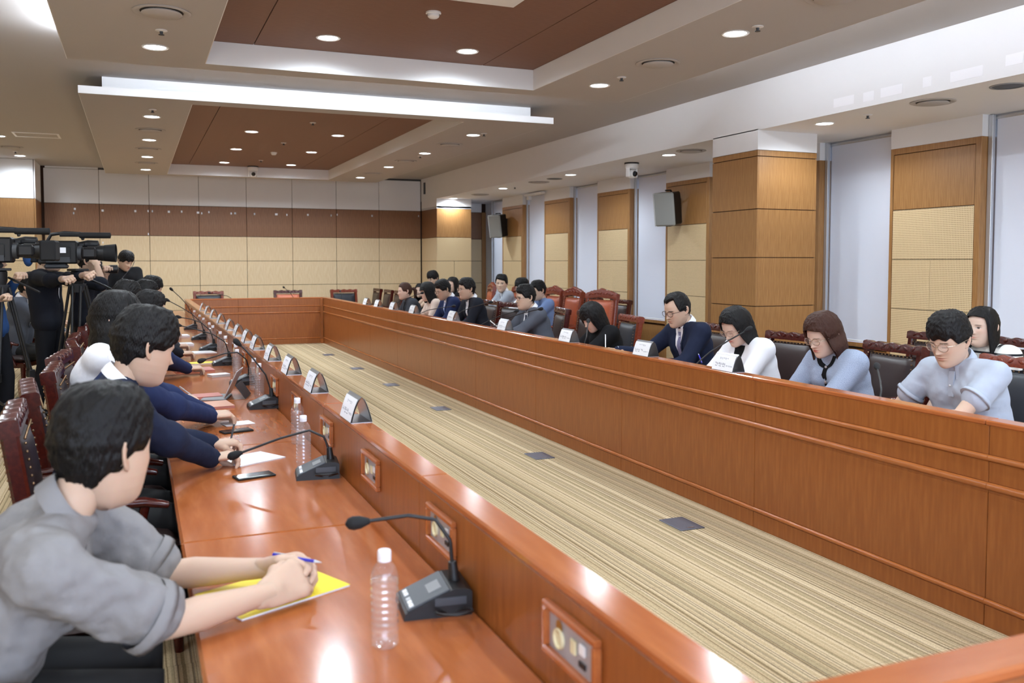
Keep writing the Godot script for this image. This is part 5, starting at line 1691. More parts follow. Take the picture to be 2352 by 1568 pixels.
	# ends of the sleeves: shirt cuffs, hems or trimmed cuffs
	for k in 2:
		if d.has("cuff"):
			var a: Vector3 = el[k].lerp(wr[k], 0.9)
			var b: Vector3 = el[k].lerp(wr[k], 1.02)
			obj("cuff", MB.new().tube([a, b, b.lerp(a, 0.08), a], [0.037, 0.038, 0.031, 0.031], 14, false), d.cuff, t)
		if d.has("hem"):
			var e0: Vector3
			var e1: Vector3
			var r := 0.07 * sc
			if sl >= 0.6:
				e0 = el[k].lerp(wr[k], clampf((sl - 0.5) * 2.0, 0.1, 0.97)); e1 = el[k].lerp(wr[k], (sl - 0.5) * 2.0 + d.get("hem_w", 0.12)); r = 0.058
			else:
				e0 = sh[k].lerp(el[k], sl * 2.0); e1 = sh[k].lerp(el[k], sl * 2.0 + d.get("hem_w", 0.12)); r = 0.074 * sc
			obj("sleeve_hem", MB.new().tube([e0.lerp(e1, -1.0), e0, e1, e1.lerp(e0, 0.1), e0.lerp(e1, -1.0)], [r * 0.99, r * 1.05, r * 1.06, r * 0.9, r * 0.8], 20, false), d.hem, t)
	# hair
	obj("hair", MB.new().add(hair_mesh(d.hair, d.get("seed", 1)), hx), d.get("hair_mat", mat.hair), t)
	if d.has("glasses"): glasses(t, hx, d.glasses)
	# legs
	var lg := MB.new()
	var lm: Material = d.get("leg_mat", mat.black_matte)
	var shoe := MB.new()
	for s: float in [1.0, -1.0]:
		var h0 := hip + right * 0.085 * s
		var kn := Vector3(hip.x + 0.1 * s, 0.47, hip.z - 0.42)
		var an := Vector3(hip.x + 0.1 * s, 0.08, hip.z - 0.36)
		if d.get("legs", "sit") == "stand":
			kn = Vector3(hip.x + 0.1 * s, 0.5, hip.z - 0.03 + 0.05 * s)
			an = Vector3(hip.x + 0.11 * s, 0.08, hip.z + 0.02 + 0.08 * s)
		elif d.has("knee_back"): kn.z = hip.z - d.knee_back; an.z = kn.z + 0.05
		lg.tube([h0, h0.lerp(kn, 0.5), kn, kn.lerp(an, 0.4), an, an - Vector3(0, 0.03, 0)], [0.105, 0.09, 0.07, 0.068, 0.056, 0.056], 14)
		shoe.tube([an + Vector3(0, -0.03, 0.05), an + Vector3(0, -0.035, 0.0), an + Vector3(0, -0.045, -0.1), an + Vector3(0, -0.055, -0.19)], [0.04, 0.046, 0.042, 0.025], 10, true, 0.75)
	obj("trousers", lg, lm, t)
	obj("shoe_pair", shoe, mat.black, t)
	if d.has("shirt") or d.has("tie") or d.has("strips") or d.has("buttons"):
		sdf = SDF.new(torso, maxf(0.014, d.get("cell", 0.016)), 0.05)
	dress(t, d, sdf, chest, hx)
	return t

# shirt front, tie, lapels, collars
func dress(t: Node3D, d: Dictionary, sdf: SDF, fr: Transform3D, hx: Transform3D) -> void:
	if d.has("shirt"):
		var dep: float = d.get("vdepth", 0.3)
		var rows := []
		for k in 9:
			var f := k / 8.0
			rows.append([0.005 + dep * f, -lerpf(0.062, 0.008, f), lerpf(0.062, 0.008, f)])
		obj("shirt_front", drape(sdf, fr, rows, 0.004, 8), d.shirt, t)
		if d.top == "jacket":
			for s: float in [1.0, -1.0]:
				var lr := []
				for k in 10:
					var f := k / 9.0
					var w := 0.055 * (1.0 - absf(f - 0.35) * 0.9)
					if f > 0.28 and f < 0.38: w *= 0.75
					var e := lerpf(0.06, 0.004, f)
					var a := [s * e, s * (e + w * (1.0 - f * 0.75))]
					lr.append([0.0 + dep * 1.02 * f, minf(a[0], a[1]), maxf(a[0], a[1])])
				obj("lapel", drape(sdf, fr, lr, 0.009, 6), d.top_mat, t)
	for s: Dictionary in d.get("strips", []):
		obj(s.called, drape(sdf, fr, s.rows, s.off, s.get("n", 4)), s.m, t)
	for b: Array in d.get("buttons", []):
		var q := sdf.hit(fr * Vector3(b[0], -b[1], -0.32), fr.basis.z, 0.5)
		obj("button", MB.new().ball(q - fr.basis.z * 0.007, Vector3(b[2], b[2], 0.004), 10, 6, fr.basis), b[3], t)
	if d.has("tie"):
		var rows := []
		for k in 10:
			var f := k / 9.0
			var w := lerpf(0.017, 0.034, f) if k > 1 else 0.02
			rows.append([0.03 + d.get("vdepth", 0.3) * 0.97 * f, -w, w])
		obj("tie", drape(sdf, fr, rows, 0.010, 5), d.tie, t)
	if d.has("collar"):
		# turned-down collar: a band round the neck and its outer fall, open at the front
		var pts := PackedVector3Array()
		var n := 25
		var prof := [[0.058, -0.012], [0.062, 0.024], [0.066, 0.03], [0.078, 0.01], [0.088, -0.016], [0.084, -0.018]]
		for q in prof:
			for i in n:
				var a := lerpf(0.28, TAU - 0.28, i / (n - 1.0))
				var point := 0.03 * (gs(a - 0.28, 0.5) + gs(a - TAU + 0.28, 0.5)) if q[0] > 0.07 else 0.0
				pts.append(fr * Vector3(sin(a) * q[0], q[1] + 0.012 - 0.035 * cos(a) - point, -cos(a) * q[0] * 1.02 + 0.0))
		obj("collar", MB.new().grid(pts, n, prof.size(), false, false), d.collar, t)

func people() -> void:
	var blk := sm(rgb8(24, 25, 30), 0.85)
	mat.trousers = cloth(rgb8(30, 31, 36))
	mat.navy = cloth(rgb8(34, 40, 60))
	mat.navy_blue = cloth(rgb8(40, 50, 84))
	mat.black_suit = cloth(rgb8(34, 36, 44))
	mat.grey_suit = cloth(rgb8(88, 92, 102))
	mat.charcoal = cloth(rgb8(58, 60, 66))
	mat.light_grey_suit = cloth(rgb8(158, 164, 174))
	mat.beige = cloth(rgb8(206, 186, 172))
	mat.white_cloth = cloth(rgb8(236, 236, 240), 0.2)
	mat.grey_shirt = cloth(rgb8(136, 133, 133), 0.3)
	mat.polo = cloth(rgb8(176, 184, 198), 0.2)
	mat.black_cloth = cloth(rgb8(26, 26, 28))
	mat.blue_shirt = cloth(rgb8(112, 132, 172))
	mat.denim = cloth(rgb8(52, 84, 136))
	mat.lavender = cloth(rgb8(126, 124, 152), 0.1)
	mat.tie_blue = cloth(rgb8(92, 116, 168), 0.1)
	mat.tie_dark = cloth(rgb8(34, 44, 66), 0.1)
	mat.tweed = cloth(Color.WHITE, 0.3)
	mat.tweed.albedo_texture = noise_tex(0.16, [[0.0, rgb8(96, 106, 130)], [0.45, rgb8(150, 162, 186)], [0.6, rgb8(178, 190, 210)], [1.0, rgb8(206, 214, 228)]], 256, 256, 51, false, 2)
	var st := Image.create(4, 64, false, Image.FORMAT_RGB8)
	st.fill(rgb8(238, 236, 230))
	st.fill_rect(Rect2i(0, 0, 4, 16), rgb8(26, 26, 32))
	mat.stripes = image_mat(st, Vector3(8, 17, 8), 0.85)
	mat.stripes.uv1_world_triplanar = true
	right_row()
	left_row()
	crew()
# seats of the right row look to -x (towards the ring): yaw +PI/2
func seat_r(px: float, py: float, x: float, hipx := 0.22) -> Dictionary:
	var h := on_x(px, py, x)
	return {"head": h, "yaw": PI / 2, "hip": Vector3(x + hipx, 0.5, h.z + 0.02), "hands": [Vector3(3.76, DS + 0.045, h.z - 0.13), Vector3(3.76, DS + 0.045, h.z + 0.11)], "nu": 112 if px > 1000 and x < 5.0 else 72, "group": "people seated in the right row"}

func right_row() -> void:
	var d: Dictionary
	# man in the grey polo shirt
	d = seat_r(2182, 782, 4.08)
	d.merge({"label": "man in a light grey polo shirt and glasses reading at the right edge", "top": "tee", "top_name": "polo_shirt", "top_mat": mat.polo, "hair": "fringe", "seed": 3, "glasses": mat.frame_gold, "hpitch": -0.32, "hyaw": 0.1, "collar": mat.polo, "cell": 0.012, "wide": 1.12, "girth": 1.12, "sleeve": 0.28, "fold": 0.010, "hscale": 1.12, "hem": mat.polo, "hem_w": 0.04, "strips": [{"called": "placket", "m": mat.polo, "off": 0.006, "rows": [[0.02, -0.018, 0.018], [0.08, -0.018, 0.018], [0.15, -0.018, 0.018]]}, {"called": "chest_logo", "m": mat.black_cloth, "off": 0.003, "n": 3, "rows": [[0.155, -0.084, -0.079], [0.162, -0.088, -0.076], [0.170, -0.086, -0.079], [0.178, -0.085, -0.082]]}], "buttons": [[0.0, 0.04, 0.006, mat.white_gloss], [0.0, 0.09, 0.006, mat.white_gloss]]}, true)
	d.hands = [Vector3(3.82, DS + 0.04, d.head.z - 0.42), Vector3(3.74, DS + 0.05, d.head.z + 0.04)]
	d.hand_dir = [Vector3(-0.8, 0, -0.6), Vector3(-0.5, 0, -0.9)]
	var p := person(d)
	var wt := thing("wristwatch", "silver wristwatch on the polo shirt man's arm", "watch", d.hands[1] + Vector3(0.035, 0, 0.07))
	obj("strap", MB.new().tube([Vector3(0, 0.03, 0), Vector3(0.02, 0.02, 0.02), Vector3(0.028, 0, 0.022), Vector3(0.02, -0.025, 0.02), Vector3(0, -0.035, 0), Vector3(-0.02, -0.025, -0.02), Vector3(-0.028, 0, -0.022), Vector3(-0.02, 0.02, -0.02), Vector3(0, 0.03, 0)], 0.006, 8), mat.alu, wt)
	obj("dial", MB.new().ball(Vector3(0, 0.036, 0), Vector3(0.016, 0.005, 0.016), 12, 6), mat.white_gloss, wt)
	# woman in tweed
	d = seat_r(1892, 770, 4.06)
	d.merge({"label": "woman in a blue-grey tweed jacket with black trim and glasses", "fem": true, "top": "blouse", "top_name": "tweed_jacket", "top_mat": mat.tweed, "hair": "wavy", "seed": 2, "hair_mat": mat.hair_brown, "glasses": mat.frame_gold, "hpitch": -0.38, "hyaw": 0.05, "lip": Color(0.5, 0.08, 0.06), "cell": 0.012, "sleeve": 0.66, "hscale": 1.08, "fold": 0.006, "hem": mat.black_cloth, "hem_w": 0.2, "strips": [{"called": "front_trim", "m": mat.black_cloth, "off": 0.007, "rows": [[0.05, -0.02, 0.02], [0.1, -0.02, 0.02], [0.2, -0.02, 0.02], [0.3, -0.02, 0.02], [0.36, -0.02, 0.02]]}, {"called": "neck_trim", "m": mat.black_cloth, "off": 0.007, "rows": [[-0.01, 0.058, 0.088], [0.015, 0.05, 0.08], [0.035, 0.034, 0.068], [0.05, 0.012, 0.05], [0.062, 0.0, 0.025]]}, {"called": "neck_trim", "m": mat.black_cloth, "off": 0.007, "rows": [[-0.01, -0.088, -0.058], [0.015, -0.08, -0.05], [0.035, -0.068, -0.034], [0.05, -0.05, -0.012], [0.062, -0.025, 0.0]]}, {"called": "pocket_flap", "m": mat.black_cloth, "off": 0.007, "rows": [[0.17, 0.05, 0.12], [0.2, 0.05, 0.12]]}, {"called": "pocket_flap", "m": mat.black_cloth, "off": 0.007, "rows": [[0.17, -0.12, -0.05], [0.2, -0.12, -0.05]]}], "buttons": [[0.0, 0.06, 0.012, mat.alu], [0.0, 0.15, 0.012, mat.alu], [0.0, 0.24, 0.012, mat.alu], [0.085, 0.185, 0.009, mat.alu], [-0.085, 0.185, 0.009, mat.alu]], "wide": 1.1, "skin": Color(0.66, 0.46, 0.36)}, true)
	d.hands = [Vector3(3.76, DS + 0.04, d.head.z - 0.22), Vector3(3.74, DS + 0.04, d.head.z + 0.02)]
	p = person(d)
	# woman in the white blazer
	d = seat_r(1692, 750, 4.06)
	d.merge({"label": "woman in a white blazer and glasses bent over her papers", "fem": true, "top": "blouse", "top_name": "blazer", "top_mat": mat.white_cloth, "hair": "part", "seed": 4, "glasses": mat.frame_gold, "hpitch": -0.5, "hyaw": 0.1, "cell": 0.012, "shirt": mat.black_cloth, "vdepth": 0.24, "wide": 1.12, "lip": Color(0.5, 0.12, 0.1), "skin": Color(0.66, 0.46, 0.36)}, true)
	d.hands = [Vector3(3.72, DS + 0.05, d.head.z - 0.16), Vector3(3.74, DS + 0.05, d.head.z + 0.08)]
	person(d)
	# man in the navy suit
	d = seat_r(1556, 712, 4.05)
	d.merge({"label": "man in a navy suit with lavender tie and dark round glasses, writing", "top": "jacket", "top_mat": mat.navy, "shirt": mat.white_cloth, "tie": mat.lavender, "collar": mat.white_cloth, "hair": "receding", "seed": 5, "glasses": mat.frame_dark, "hpitch": -0.3, "hyaw": 0.12, "cell": 0.012, "wide": 1.08, "vdepth": 0.34, "pose": ["grip", "rest"], "cuff": mat.white_cloth, "fold": 0.005}, true)
	d.hands = [Vector3(3.70, DS + 0.15, d.head.z - 0.36), Vector3(3.74, DS + 0.05, d.head.z + 0.1)]
	d.hand_dir = [Vector3(-0.75, 0.1, -0.65), Vector3(-1, 0, -0.1)]
	person(d)
	pen("white pen in the navy-suited man's raised hand", d.hands[0] + Vector3(-0.06, 0.13, -0.10), d.hands[0] + Vector3(-0.085, -0.01, -0.05), mat.white_gloss)
	pen("blue and white pen standing before the navy-suited man's arm", on_x(1612, 833, 3.72), on_x(1604, 812, 3.72), mat.blue_pen)
	# woman in black with a bob
	d = seat_r(1362, 728, 4.06)
	d.merge({"label": "woman in black with a black bob looking down", "fem": true, "top": "tee", "top_name": "blouse", "top_mat": mat.black_cloth, "hair": "bob", "seed": 7, "hpitch": -0.55, "hyaw": 0.15, "sleeve": 0.4, "skin": Color(0.66, 0.46, 0.36), "wide": 1.1}, true)
	d.hands = [Vector3(3.76, DS + 0.05, d.head.z - 0.3), Vector3(3.72, DS + 0.09, d.head.z + 0.02)]
	person(d)
	# man in the grey suit
	d = seat_r(1207, 684, 4.05)
	d.merge({"label": "man in a grey suit and glasses with folded hands, facing left", "top": "jacket", "top_mat": mat.grey_suit, "shirt": mat.white_cloth, "tie": mat.tie_dark, "collar": mat.white_cloth, "hair": "side", "seed": 9, "glasses": mat.frame_dark, "hpitch": -0.08, "hyaw": 0.05, "wide": 1.12, "girth": 1.08, "closed": false}, true)
	d.hands = [Vector3(3.68, DS + 0.1, d.head.z - 0.14), Vector3(3.7, DS + 0.08, d.head.z - 0.02)]
	person(d)
	var ph := thing("phone", "white phone held up before the man in the grey suit", "phone", on_x(1134, 742, 3.62), PI / 2 - 0.4)
	obj("case", MB.new().box(Vector3(0, 0, 0), Vector3(0.15, 0.009, 0.1), 0.003, Basis(Vector3.RIGHT, 0.7)), mat.white_gloss, ph)
	obj("screen", MB.new().box(Basis(Vector3.RIGHT, 0.7) * Vector3(0, 0.005, 0), Vector3(0.135, 0.001, 0.088), 0.0, Basis(Vector3.RIGHT, 0.7)), mat.screen, ph)
	# man in black jacket
	d = seat_r(1072, 664, 4.05)
	d.merge({"label": "man in a black jacket over an open white shirt, with glasses", "top": "jacket", "top_mat": mat.black_suit, "shirt": mat.white_cloth, "collar": mat.white_cloth, "hair": "side", "seed": 11, "glasses": mat.frame_gold, "hpitch": -0.05, "hyaw": 0.05, "wide": 1.15, "vdepth": 0.36, "closed": false}, true)
	person(d)
	d = seat_r(1018, 666, 4.03)
	d.merge({"label": "man in a blue suit and light blue tie looking down at his papers", "top": "jacket", "top_mat": mat.navy_blue, "shirt": mat.white_cloth, "tie": mat.tie_blue, "collar": mat.white_cloth, "hair": "side", "seed": 13, "glasses": mat.frame_gold, "hpitch": -0.35, "hyaw": 0.1, "wide": 1.1}, true)
	person(d)
	d = seat_r(983, 670, 4.04)
	d.merge({"label": "woman in a beige jacket with a short black bob", "fem": true, "top": "blouse", "top_name": "beige_jacket", "top_mat": mat.beige, "hair": "bob", "seed": 15, "hpitch": -0.15, "hyaw": 0.05, "skin": Color(0.66, 0.46, 0.36), "wide": 1.15}, true)
	person(d)
	d = seat_r(930, 669, 4.04)
	d.merge({"label": "woman in a dark jacket with brown hair tied in a ponytail", "fem": true, "top": "jacket", "top_mat": mat.charcoal, "hair": "pony", "seed": 17, "hair_mat": mat.hair_brown, "hpitch": -0.05, "hyaw": -0.05, "skin": Color(0.66, 0.46, 0.36), "wide": 1.15, "shirt": mat.black_cloth}, true)
	person(d)
	# second row by the windows
	var g := "people in the second row by the windows"
	for a in [[2256, 752, 5.42, "woman with long black hair in a striped top, second row at the right edge", true, "tee", mat.stripes, "sleek", 0.1, 0.0, ""], [1236, 668, 5.3, "man in a blue shirt behind the grey-suited man", false, "tee", mat.blue_shirt, "short", 0.1, -0.15, ""], [1199, 662, 5.35, "man with glasses in a white shirt half hidden by the grey-suited man", false, "tee", mat.white_cloth, "fringe", 0.5, -0.1, "g"], [1152, 652, 5.3, "young man in a light grey blazer facing the camera, second row", false, "jacket", mat.light_grey_suit, "side", 0.95, 0.0, ""], [1040, 655, 5.3, "woman in black with long dark hair behind the blue suit", true, "tee", mat.black_cloth, "long", 0.5, 0.0, ""], [995, 640, 5.3, "man with a black fringe at the back, mostly hidden", false, "tee", mat.black_cloth, "fringe", 0.4, -0.35, ""], [966, 668, 5.2, "woman with long dark hair beside the woman in beige", true, "tee", mat.black_cloth, "long", 0.75, 0.0, ""]]:
		d = seat_r(a[0], a[1], a[2])
		d.merge({"label": a[3], "fem": a[4], "top": a[5], "top_mat": a[6], "hair": a[7], "hyaw": a[8], "hpitch": a[9], "seed": int(a[0]), "closed": false, "wide": 1.05, "group": g, "skin": Color(0.66, 0.46, 0.36) if a[4] else Color(0.61, 0.42, 0.31), "sleeve": 0.45}, true)
		if a[5] == "jacket": d.merge({"sleeve": 1.0, "shirt": mat.white_cloth, "collar": mat.white_cloth, "tie": mat.tie_blue}, true)
		if a[10] == "g": d.glasses = mat.frame_dark
		d.hands = [d.head + Vector3(-0.36, -0.58, -0.12), d.head + Vector3(-0.36, -0.58, 0.12)]
		d.hip.y = minf(0.5, d.head.y - 0.72)
		person(d)

func left_row() -> void:
	var d: Dictionary
	var g := "people seated in the left row"
	# the man in the foreground
	var hd := EYE + sight(238, 1034) * 2.16
	d = {"label": "man in a grey short-sleeved shirt in the foreground, hands folded on a yellow folder", "head": hd, "yaw": -PI / 2, "hip": Vector3(-0.42, 0.48, -2.36), "neck": hd + Vector3(-0.085, -0.14, 0.03), "top": "tee", "top_mat": mat.grey_shirt, "hair": "short", "seed": 21, "hyaw": 0.78, "hpitch": -0.08, "cell": 0.009, "fold": 0.022, "sleeve": 0.42, "wide": 1.12, "girth": 1.1, "collar": mat.grey_shirt, "group": g, "hscale": 1.16, "pose": ["clasp", "clasp"], "scale": 1.12, "hem": mat.grey_shirt, "hem_w": 0.05}
	d.hands = [Vector3(0.30, DS + 0.05, -2.30), Vector3(0.315, DS + 0.06, -2.46)]
	d.hand_dir = [Vector3(0.85, 0.12, -0.5), Vector3(0.9, 0.1, 0.42)]
	d.hand_up = [Vector3(0.2, 0.6, 0.75), Vector3(0.1, 0.62, -0.78)]
	d.hint = [Vector3(0.3, -1.0, 0.0), Vector3(-0.3, -1.0, 0.0)]
	person(d)
	pen("blue ballpoint pen in the foreground man's folded hands", Vector3(0.325, DS + 0.103, -2.435), Vector3(0.435, DS + 0.098, -2.335), mat.blue_pen)
	# navy-suited man with white collar
	hd = EYE + sight(330, 800) * 3.6
	d = {"label": "man in a navy suit with thick dark hair, second in the left row", "head": hd, "yaw": -PI / 2, "hip": Vector3(-0.25, 0.5, hd.z), "top": "jacket", "top_mat": mat.navy, "collar": mat.white_cloth, "shirt": mat.white_cloth, "cuff": mat.white_cloth, "hair": "fringe", "seed": 22, "hyaw": 0.42, "hpitch": -0.28, "cell": 0.011, "fold": 0.008, "wide": 1.12, "group": g, "pose": ["grip", "grip"], "hscale": 1.18, "scale": 1.1}
	d.hands = [Vector3(0.28, DS + 0.05, -4.0), Vector3(0.31, DS + 0.055, -4.3)]
	d.hand_dir = [Vector3(1, 0.0, -0.3), Vector3(1, 0.0, -0.05)]
	person(d)
	pen("dark pen in the navy-suited man's fingers", Vector3(0.41, DS + 0.13, -4.34), Vector3(0.38, DS + 0.02, -4.3), mat.dark_grey)
	# neighbour hidden behind him
	d = {"label": "man in a navy jacket with white cuffs, mostly hidden behind his neighbour", "head": Vector3(0.02, 1.13, -4.62), "yaw": -PI / 2, "hip": Vector3(-0.25, 0.5, -4.62), "top": "jacket", "top_mat": mat.navy_blue, "collar": mat.white_cloth, "shirt": mat.white_cloth, "cuff": mat.white_cloth, "hair": "short", "seed": 23, "hpitch": -0.2, "wide": 1.1, "group": g, "pose": ["clasp", "clasp"], "cell": 0.012, "fold": 0.006}
	d.hands = [Vector3(0.36, DS + 0.055, -5.06), Vector3(0.36, DS + 0.05, -5.2)]
	d.hand_dir = [Vector3(1, 0, -0.2), Vector3(1, 0, 0.2)]
	person(d)
	# woman with wavy hair, white top
	hd = EYE + sight(268, 735) * 5.0
	d = {"label": "woman with wavy black hair in a white top, left row", "fem": true, "head": hd, "yaw": -PI / 2, "hip": Vector3(-0.3, 0.5, hd.z + 0.0), "top": "blouse", "top_mat": mat.white_cloth, "hair": "wavy", "seed": 24, "hyaw": 0.0, "hpitch": -0.1, "wide": 1.15, "group": g, "pose": ["grip", "rest"], "skin": Color(0.66, 0.46, 0.36), "hscale": 1.16}
	d.hands = [Vector3(0.2, DS + 0.05, -5.78), Vector3(0.2, DS + 0.05, -5.92)]
	d.hand_dir = [Vector3(1, 0, -0.1), Vector3(1, 0, 0.3)]
	person(d)
	pen("silver pen in the woman's hand by the beige folder", Vector3(0.24, DS + 0.1, -6.02), Vector3(0.34, DS + 0.03, -5.92), mat.steel)
	for a in [[342, 714, 6.6, "man in a blue suit with glasses, left row, past the woman in white", mat.navy_blue, "short", -7.85, true], [290, 684, 7.7, "man with dark hair beside the photographers, left row", mat.black_suit, "short", -9.6, false], [333, 680, 8.5, "man in a dark suit far along the left row", mat.charcoal, "side", -10.4, false], [348, 665, 10.2, "last man of the left row, hair just visible", mat.black_suit, "fringe", -11.6, false]]:
		hd = EYE + sight(a[0], a[1]) * a[2]
		d = {"label": a[3], "head": hd, "yaw": -PI / 2, "hip": Vector3(hd.x - 0.3, 0.5, hd.z), "top": "jacket", "top_mat": a[4], "collar": mat.white_cloth, "shirt": mat.white_cloth, "hair": a[5], "seed": int(a[0] + a[1]), "hyaw": 0.3, "hpitch": -0.2, "wide": 1.1, "group": g, "pose": ["clasp", "clasp"]}
		if a[7]: d.glasses = mat.frame_gold
		d.hands = [Vector3(0.36, DS + 0.055, hd.z - 0.3), Vector3(0.36, DS + 0.055, hd.z - 0.42)]
		
		d.hand_dir = [Vector3(1, 0, -0.3), Vector3(1, 0, 0.3)]
		person(d)

# shoulder camera: lens along -z, base plate at the origin
func video_camera(label: String, at: Vector3, turn: float, big: bool) -> void:
	var t := thing("video_camera", label, "video camera", at, turn, "television cameras")
	t.scale = Vector3(1.25, 1.25, 1.12)
	obj("camera_body", MB.new().span(Vector3(-0.055, 0.02, -0.1), Vector3(0.055, 0.19, 0.2), 0.012).span(Vector3(-0.06, 0.05, -0.06), Vector3(0.06, 0.15, 0.14), 0.01), mat.black, t)
	obj("battery", MB.new().span(Vector3(-0.05, 0.03, 0.2), Vector3(0.05, 0.17, 0.27), 0.01), mat.black_matte, t)
	obj("shoulder_pad", MB.new().span(Vector3(-0.05, -0.015, -0.02), Vector3(0.05, 0.02, 0.15), 0.012), mat.dark_grey, t)
	obj("carry_handle", MB.new().tube([Vector3(0, 0.185, 0.13), Vector3(0, 0.235, 0.1), Vector3(0, 0.25, 0.0), Vector3(0, 0.245, -0.12), Vector3(0, 0.2, -0.14)], 0.016, 10, true, 0.8), mat.black, t)
	obj("lens_mount", MB.new().tube([Vector3(0, 0.1, -0.1), Vector3(0, 0.1, -0.13)], 0.055, 18), mat.dark_grey, t)
	obj("lens_barrel", MB.new().tube([Vector3(0, 0.1, -0.13), Vector3(0, 0.1, -0.17), Vector3(0, 0.1, -0.171), Vector3(0, 0.1, -0.25), Vector3(0, 0.1, -0.251), Vector3(0, 0.1, -0.3)], [0.045, 0.045, 0.05, 0.05, 0.056, 0.058], 20), mat.black, t)
	obj("servo_grip", MB.new().span(Vector3(0.04, 0.06, -0.25), Vector3(0.085, 0.14, -0.14), 0.015), mat.black, t)
	if big: obj("lens_hood", MB.new().span(Vector3(-0.085, 0.03, -0.4), Vector3(0.085, 0.17, -0.29), 0.012), mat.black_matte, t)
	else: obj("lens_hood", MB.new().lathe([Vector2(0.06, 0.0), Vector2(0.068, 0.09), Vector2(0.063, 0.09), Vector2(0.056, 0.0)], 20, Transform3D(Basis(Vector3.RIGHT, -PI / 2), Vector3(0, 0.1, -0.3))), mat.black_matte, t)
	obj("front_glass", MB.new().lathe([Vector2(0.0, 0.004), Vector2(0.05, 0.0)], 18, Transform3D(Basis(Vector3.RIGHT, PI / 2), Vector3(0, 0.1, -0.302))), mat.lens, t)
	obj("viewfinder", MB.new().tube([Vector3(-0.09, 0.16, -0.02), Vector3(-0.09, 0.16, -0.1), Vector3(-0.09, 0.165, -0.16), Vector3(-0.09, 0.165, -0.24)], [0.028, 0.026, 0.034, 0.03], 12).span(Vector3(-0.09, 0.15, -0.14), Vector3(-0.03, 0.175, -0.1), 0.004), mat.black, t)
	obj("shotgun_microphone", MB.new().tube([Vector3(0.07, 0.23, 0.02), Vector3(0.07, 0.23, -0.12), Vector3(0.07, 0.23, -0.13), Vector3(0.07, 0.23, -0.36)], [0.012, 0.012, 0.022, 0.022], 12), mat.black_matte, t)
	obj("name_sticker", MB.new().span(Vector3(0.0601, 0.1, -0.02), Vector3(0.062, 0.14, 0.05)), mat.paper, t)
	obj("sticker_mark", MB.new().span(Vector3(0.062, 0.11, 0.028), Vector3(0.0626, 0.13, 0.044)), sm(rgb8(196, 40, 30), 0.5), t)
	obj("side_panel", MB.new().span(Vector3(0.06, 0.03, -0.05), Vector3(0.064, 0.07, 0.13), 0.002), mat.dark_grey, t)
	obj("rear_pouch", MB.new().ball(Vector3(0.02, 0.07, 0.27), Vector3(0.045, 0.07, 0.04), 10, 8), mat.denim, t)

func tripod(label: String, at: Vector3, h: float) -> void:
	var t := thing("tripod", label, "tripod", at, 0.4, "camera tripods")
	obj("fluid_head", MB.new().lathe([Vector2(0.0, h - 0.14), Vector2(0.05, h - 0.14), Vector2(0.06, h - 0.1), Vector2(0.06, h - 0.03), Vector2(0.05, h - 0.02), Vector2(0.0, h - 0.02)], 16).span(Vector3(-0.06, h - 0.022, -0.1), Vector3(0.06, h, 0.12), 0.005), mat.black, t)
	obj("bowl", MB.new().lathe([Vector2(0.0, h - 0.22), Vector2(0.04, h - 0.22), Vector2(0.075, h - 0.14), Vector2(0.0, h - 0.14)], 16), mat.dark_grey, t)
	obj("pan_bar", MB.new().tube([Vector3(0.06, h - 0.08, 0.03), Vector3(0.16, h - 0.16, 0.22), Vector3(0.2, h - 0.2, 0.34)], 0.01, 8), mat.black, t)
	for k in 3:
		var a := TAU * k / 3.0
		var dr := Vector3(cos(a), 0, sin(a))
		var sd := Vector3(-sin(a), 0, cos(a))
		var lg := MB.new()
		for s: float in [-1.0, 1.0]: lg.tube([dr * 0.06 + sd * 0.035 * s + Vector3(0, h - 0.16, 0), dr * 0.22 + sd * 0.03 * s + Vector3(0, 0.55, 0)], 0.013, 8)
		lg.tube([dr * 0.21 + Vector3(0, 0.6, 0), dr * 0.36 + Vector3(0, 0.0, 0)], 0.013, 8)
		lg.box(dr * 0.22 + Vector3(0, 0.55, 0), Vector3(0.05, 0.07, 0.09), 0.006, Basis(Vector3.UP, -a))
		obj("leg", lg, mat.black, t)
		obj("spreader_arm", MB.new().tube([Vector3(0, 0.3, 0), dr * 0.26 + Vector3(0, 0.4, 0)], 0.01, 6), mat.dark_grey, t)

